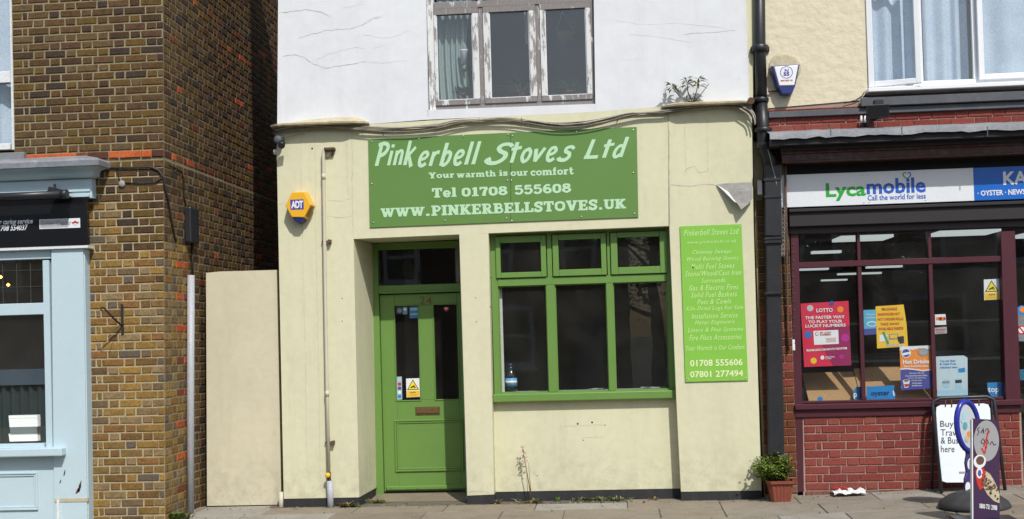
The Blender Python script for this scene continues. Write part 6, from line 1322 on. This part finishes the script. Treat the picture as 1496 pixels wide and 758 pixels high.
# crumpled paper
cpp = P(1243, 722, -.05); b = MB(); rr = random.Random(41)
X0_, X1_ = P(1217,722,-.05).x, P(1264,722,-.05).x
b.grid(lambda u, v: (X0_ + (X1_-X0_)*u + rr.uniform(-.008,.008), -.12 + v*.16 + rr.uniform(-.008,.008), gz(cpp.x,0) + .012 + .03*abs(math.sin(u*9+v*3))*(.4+v) + rr.uniform(0,.016)), 12, 6, smooth=False)
lp = b.build('litter_paper', M['paper']); sd = lp.modifiers.new('thick','SOLIDIFY'); sd.thickness = .0015
tag(lp, 'crumpled white and red newspaper lying at the foot of the red brick', 'litter')
b = MB(); b.grid(lambda u, v: (X0_ + .02 + (X1_-X0_)*.45*u, .0 + v*.05, gz(cpp.x,0) + .06 + .012*math.sin(u*11) + v*.01), 8, 2, smooth=False); b.build('red_page', M['textred'], lp)

# A-board
def tube_path(mb, pts, r_, n_=8): mb.tube(pts, r_, n_)
ft0 = P(1375.5, 720, -.22); ft1 = P(1468.5, 717.5, -.22); tp0 = P(1362.5, 592, -.02); tp1 = P(1453, 589.5, -.02)
gA = .5*(ft0.z+ft1.z)
bd = empty('pavement_board', ((ft0.x+ft1.x)/2, -.2, gA), 'white pavement board in a black tube frame leaning by the brick stall riser', 'pavement sign')
upv = (tp0-ft0); tpv0 = P(1366.5,584.5,-.01); tpv1 = P(1448,582,-.01)
b = MB(); b.tube([ft0, tp0, P(1363.5,586.5,-.012), tpv0, P(1374,581.5,-.007), P(1441,579.2,-.007), tpv1, P(1452,584,-.012), tp1, ft1], .017, 10); b.build('front_frame', M['blackplas'], bd)
b = MB(); off_ = Vector((.02,.2,0)); b.tube([Vector((ft0.x-.03,.03,gA)), P(1364,585,.07), P(1448,583,.07), Vector((ft1.x-.03,.03,gA))], .014, 8); b.build('rear_frame', M['blackplas'], bd)
b = MB()
def onb(x_, y_, dy=0.0):
    """point on the leaning board plane"""
    d_ = ray(x_, y_); n__ = (ft1-ft0).cross(tp0-ft0).normalized(); o_ = Vector((0,-D,HC)); t_ = (ft0-o_).dot(n__)/d_.dot(n__); s__ = n__ if n__.y < 0 else -n__
    return o_ + d_*t_ + s__*dy
pn = [(1367.5,603),(1368,595),(1374,591.5),(1388,591),(1437,589.3),(1444,591),(1446.5,597),(1452.5,690),(1451,702),(1445,704.5),(1383,705),(1376.5,703),(1374.5,697)]
b.prism([onb(x_, y_) for x_, y_ in pn], (0,.008,0)); b.build('board', plain('white_board_face', (.66,.72,.76), .45), bd, .002)
b = MB()
for x_, y_ in ((1381,586),(1390,586.5),(1430,584.5)): b.tube([onb(x_, y_-5, .0), onb(x_+.3, y_+8, .004)], .006, 6)
b.build('hanger', M['rust'], bd)
def btxt(s_, l, t, r_, b_, par, mt, bold=.0):
    vs_, fs__ = font_vf(s_, bold); x0_ = min(v[0] for v in vs_); x1_ = max(v[0] for v in vs_); y0_ = min(v[1] for v in vs_); y1_ = max(v[1] for v in vs_)
    m_ = MB(); m_.add([onb(l + (v[0]-x0_)/(x1_-x0_)*(r_-l), b_ - (v[1]-y0_)/(y1_-y0_)*(b_-t), .003) for v in vs_], fs__); m_.build('lettering', mt, par)
btxt('Buy your', 1373.5, 614.5, 1423, 626.5, bd, M['textblack']); btxt('Travel', 1374, 627, 1405, 636.5, bd, M['textblack']); btxt('& Bus', 1374.3, 638.5, 1400, 648, bd, M['textblack']); btxt('here', 1374.5, 650.8, 1394.5, 660.5, bd, M['textblack'])
b = MB(); b.prism([onb(1401,689,.003), onb(1413,688.6,.003), onb(1413,691.4,.003), onb(1401,691.8,.003)], (0,.001,0)); b.build('small_print', M['textgrey'], bd)

# swinging ice cream sign : lobed blue panel on a domed base
dc = G(1424, 757, gz(3.1,-1.1)); dc = P(1424, 751, -1.12); dc.z = gz(dc.x, -1.12)
sw = empty('swing_sign', dc, 'purple blue lobed ice cream sign standing on a round black base', 'pavement sign')
b = MB(); b.lathe([(.30,0),(.31,.02),(.29,.06),(.22,.11),(.12,.15),(.05,.165),(.03,.17)], dc, 36); b.build('base', mat('scuffed_black_rubber', (.035,.035,.038), .6, (.07,.07,.072), 6, .7), sw)
Ysw = -1.12
def yaw_panel(cx, cy_px, outline, ang, Y_, th__, mt, nm, par, off=0.0):
    """outline given in photo pixels, stood on a vertical plane turned by ang about (cx)"""
    c_ = P(cx, cy_px, Y_); dirv = Vector((math.cos(ang), math.sin(ang), 0)); nr = Vector((math.sin(ang), -math.cos(ang), 0)); o_ = Vector((0,-D,HC)); pts = []
    for x_, y_ in outline:
        d_ = ray(x_, y_); t_ = (c_-o_).dot(nr)/d_.dot(nr); pts.append(o_ + d_*t_ + nr*off)
    if th__ is None: return pts
    m_ = MB(); m_.prism(pts, -nr*th__); return m_.build(nm, mt, par, .002)
def ell(cx, cy, rx, ry, n_=26, tilt=0): return [(cx + rx*math.cos(a_)*math.cos(tilt) - ry*math.sin(a_)*math.sin(tilt), cy + rx*math.cos(a_)*math.sin(tilt) + ry*math.sin(a_)*math.cos(tilt)) for a_ in [2*math.pi*i/n_ for i in range(n_)]]
prp = plain('deep_purple_print', (.05,.035,.16), .4); blu = plain('glossy_blue_tube', (.025,.035,.33), .25)
AN = R(38)
body = [(1399,628),(1404,645),(1412,656),(1413,664),(1411,676),(1413,690),(1410,700),(1411,714),(1416,728),(1420,738),(1430,738),(1434,720),(1430,700),(1432,680),(1430,664),(1432,650),(1430,628)]
yaw_panel(1416, 680, body, AN, Ysw, .02, prp, 'body_panel', sw)
head = ell(1413.5, 622, 15.5, 36, 30, -.10)
yaw_panel(1416, 680, ell(1411.5,623.5,13.6,33,30,-.10), AN, Ysw, .02, plain('pale_oval', (.50,.55,.56), .5), 'oval_face', sw, .012)
ring_pts = yaw_panel(1416, 680, head, AN, Ysw, None, None, '', None); b = MB(); b.tube(ring_pts + ring_pts[:1], .025, 10, caps=False); b.build('tube_rim', blu, sw)
yaw_panel(1416, 680, head, AN, Ysw, .012, blu, 'head_panel', sw, -.004)
for i, (x_, y_, rx_, ry_, mm_) in enumerate(((1407,606,3,7,M['cyan_pale']),(1408,622,3.5,6,plain('teal_splash', (.1,.35,.42), .5)),(1411,640,3.4,6,M['cream_old']),(1404,614,2,4,M['cyan_pale']),(1413,634,2,5,M['orange']))): yaw_panel(1416, 680, ell(x_, y_, rx_, ry_, 10), AN, Ysw, .001, mm_, 'printed_motif', sw, .0145 + i*.0006)
yaw_panel(1416, 680, ell(1414,712,4,8,14), AN, Ysw, .001, M['whitep'], 'printed_spot', sw, .002); yaw_panel(1416, 680, ell(1418,678,5,9,14), AN, Ysw, .001, M['paper'], 'printed_spot', sw, .002)
yaw_panel(1416, 680, [(1416,672),(1420,670),(1420,688),(1416,688)], AN, Ysw, .001, prp, 'printed_bar', sw, .0036)

# flat printed banner board in front
Yb2 = -1.95; A2 = R(14)
f0 = P(1441, 790, Yb2)
bn = empty('banner_board', (f0.x, Yb2, gz(f0.x, Yb2)), 'tall rectangular dark purple board showing a paper cup and coffee beans', 'pavement sign')
rc2 = [(1421,613),(1423,611.5),(1455,613.5),(1459,618),(1460.5,640),(1461,787),(1421,790)]
yaw_panel(1441, 700, rc2, A2, Yb2, .03, plain('banner_purple', (.05,.022,.065), .4), 'panel', bn)
yaw_panel(1441, 700, [(1419.3,613),(1421,612.5),(1422,790),(1420,790)], A2, Yb2, .03, M['whitep'], 'edge_strip', bn, .004)
def bp(outl, mm_, nm, off): return yaw_panel(1441, 700, outl, A2, Yb2, .001, mm_, nm, bn, off)
bp(ell(1441,644,18.5,30,28,.0), plain('grey_print_disc', (.33,.33,.34), .5), 'printed_disc', .0015)
def scrib(pix, w_, mt, off):
    vs_ = []; fs__ = []; ribbon(smooth(pix, 4), w_, 0, vs_, fs__); pts = yaw_panel(1441, 700, [(v[0], v[1]) for v in vs_], A2, Yb2, None, None, '', None, off)
    m_ = MB(); m_.add(pts, fs__); m_.build('script_lettering', mt, bn)
for q in ([(1431,624),(1428,627),(1430,631),(1427,636)], [(1433,633),(1435,628),(1437,633),(1436,625)], [(1439,630),(1442,626),(1445,631),(1441,633)], [(1436,640),(1433,646),(1438,648),(1437,641)], [(1440,647),(1442,642),(1444,648)], [(1446,650),(1449,645),(1452,650),(1455,648)]): scrib(q, 1.1, M['textblack'], .003)
for q in ([(1444,628),(1441,640),(1437,652)], [(1434,654),(1438,662),(1440,652)], [(1442,646),(1440,655)]): scrib(q, 2.2, M['textred'], .0034)
bp([(1424,688),(1428,682),(1437,684),(1440,690),(1437,712),(1431,716),(1427,706)], M['textred'], 'printed_cup', .003); bp(ell(1431,674,9,10,20,.3), M['paper'], 'printed_cup_rim', .004); bp(ell(1431.5,672.5,6,6.5,16,.3), M['rust'], 'printed_coffee', .0052)
bp(ell(1430.5,691,4.6,8,14), M['whitep'], 'printed_badge', .0052); bp(ell(1430.5,691,2.6,5,14), plain('badge_blue', (.08,.1,.3), .5), 'printed_badge', .0064)
bp([(1440,688),(1446,692),(1451,700),(1457,712),(1460,722),(1460,735),(1452,732),(1442,722),(1437,712)], M['cream_old'], 'printed_glow', .0022)
rr = random.Random(55); bm_ = MB()
for i in range(46):
    t_ = rr.random(); x_ = 1435 + 22*t_ + rr.uniform(-3,2); y_ = 700 + 22*t_ + rr.uniform(-9,9)
    if x_ < 1459: bm_.prism(yaw_panel(1441, 700, ell(x_, y_, 1.8, 1.3, 6, rr.uniform(0,3)), A2, Yb2, None, None, '', None, .0035 + i*.0001), (0,.0006,0), rr.randrange(2))
bm_.build('printed_beans', [M['soil'], M['stem']], bn)[ 'kind'] = 'stuff'
def yt(s_, l, t, r_, b_, mt, bold):
    vs_, fs__ = font_vf(s_, bold); x0_ = min(v[0] for v in vs_); x1_ = max(v[0] for v in vs_); y0_ = min(v[1] for v in vs_); y1_ = max(v[1] for v in vs_)
    m_ = MB(); m_.add(yaw_panel(1441, 700, [(l + (v[0]-x0_)/(x1_-x0_)*(r_-l), b_ + (v[0]-x0_)/(x1_-x0_)*3 - (v[1]-y0_)/(y1_-y0_)*(b_-t)) for v in vs_], A2, Yb2, None, None, '', None, .0035), fs__); m_.build('lettering', mt, bn)
yt('0800 731 2988', 1430.5, 735, 1456.5, 742.5, M['paper'], .03)
b = MB(); b.box(f0.x-.25, f0.x+.25, Yb2-.2, Yb2+.2, gz(f0.x,Yb2)+.0, gz(f0.x,Yb2)+.045); b.box(f0.x-.1, f0.x+.1, Yb2-.02, Yb2+.02, gz(f0.x,Yb2)+.045, P(1441,789,Yb2).z+.02); b.build('foot_plate', M['blackplas'], bn, .01)

# ============================================================ ACROSS THE ROAD (seen in the window glass)
rr = random.Random(91)
brk_far = mat('far_brown_brick', (.16,.10,.065), .9, (.11,.07,.045), 2, .6); rend = mat('far_render', (.42,.40,.35), .9)
def far_house(x0_, wall_m, label, dark=False):
    o_ = empty('terraced_house', (x0_+2.6, -22, 0), label, 'house', 'terraced houses across the road'); Yh = -22; w_ = 5.2
    b = MB(); b.box(x0_+.01, x0_+w_-.01, Yh-7, Yh, 0, 5.4); b.build('walls', wall_m, o_)
    b = MB(); b.prism([(x0_, Yh+.25, 5.4), (x0_, Yh-3.5, 6.9), (x0_, Yh-7.2, 5.4)], (w_,0,0)); b.build('roof', M['roof'], o_)
    b = MB(); b.box(x0_+.1, x0_+.9, Yh-4, Yh-3, 6.0, 7.3); b.build('chimney', brk_far, o_)
    for cx_, z0_, z1_, ww in ((1.4,3.3,4.8,1.2),(3.8,3.3,4.8,1.0),(1.6,.8,2.5,1.8)):
        f = MB(); a_, c_ = x0_+cx_-ww/2, x0_+cx_+ww/2
        f.box(a_, a_+.12, Yh, Yh+.1, z0_, z1_); f.box(c_-.12, c_, Yh, Yh+.1, z0_, z1_); f.box(a_+.12, c_-.12, Yh, Yh+.1, z0_, z0_+.12); f.box(a_+.12, c_-.12, Yh, Yh+.1, z1_-.12, z1_); f.box(a_+.12, c_-.12, Yh, Yh+.09, (z0_+z1_)/2-.05, (z0_+z1_)/2+.05); f.box(a_-.1, c_+.1, Yh+.001, Yh+.16, z0_-.1, z0_)
        fr_ = f.build('window', M['sillwhite'], o_); g = MB(); g.box(a_+.12, c_-.12, Yh+.005, Yh+.02, z0_+.12, z1_-.12); g.build('pane', plain('far_dark_pane', (.03,.035,.04), .15), fr_)
    d_ = MB(); d_.box(x0_+3.6, x0_+4.5, Yh, Yh+.06, .1, 2.2); d_.build('door', rr.choice((M['maroon'], M['green'], M['navy'])), o_)
for i in range(7): far_house(-20.4 + i*5.2 + (1.4 if i > 3 else 0), [brk_far, rend, brk_far, brk_far, brk_far, rend, brk_far][i], ['brown brick terraced house across the road at the far left end of its row', 'pale rendered terraced house across the road, second from the left end', 'brown brick terraced house across the road facing the pale blue shopfront', 'brown brick terraced house across the road facing the green door', 'brown brick terraced house across the road facing the lime green board', 'pale rendered terraced house across the road facing the newsagent', 'brown brick terraced house across the road at the right end of its row'][i])
def far_tree(x_, y_, h_, seed, label):
    rr = random.Random(seed); o_ = empty('street_tree', (x_, y_, 0), label, 'tree', 'trees across the road'); t = MB(); lf = MB(); t.tube([(x_,y_,-.1),(x_+.1,y_,h_*.25),(x_-.05,y_+.1,h_*.5),(x_,y_,h_*.8)], [.2,.16,.11,.04], 8)
    for i in range(16):
        an = rr.uniform(0,6.28); z_ = h_*rr.uniform(.35,.75); L = h_*rr.uniform(.16,.3); s_ = Vector((x_, y_, z_)); e_ = s_ + Vector((math.cos(an)*L, math.sin(an)*L, L*rr.uniform(.4,1))); t.tube([s_, s_.lerp(e_,.5)+Vector((0,0,-.05)), e_], [.06,.04,.015], 5)
        for k_ in range(150):
            c_ = s_.lerp(e_, rr.uniform(.3,1.15)) + Vector((rr.gauss(0,.28), rr.gauss(0,.28), rr.gauss(0,.25))); a2 = rr.uniform(0,6.28); lf.leaf(c_, (math.cos(a2), math.sin(a2), rr.uniform(-.4,.6)), .17, .1, rr.randrange(2))
    t.build('trunk', M['bark'], o_); lf.build('crown', [M['leaf_d'], M['leaf']], o_)
far_tree(.95, -18.2, 5.6, 1, 'leafy tree across the road mirrored in the green shop window'); far_tree(6.5, -17.5, 6.0, 2, 'second leafy tree across the road mirrored in the newsagent glass')
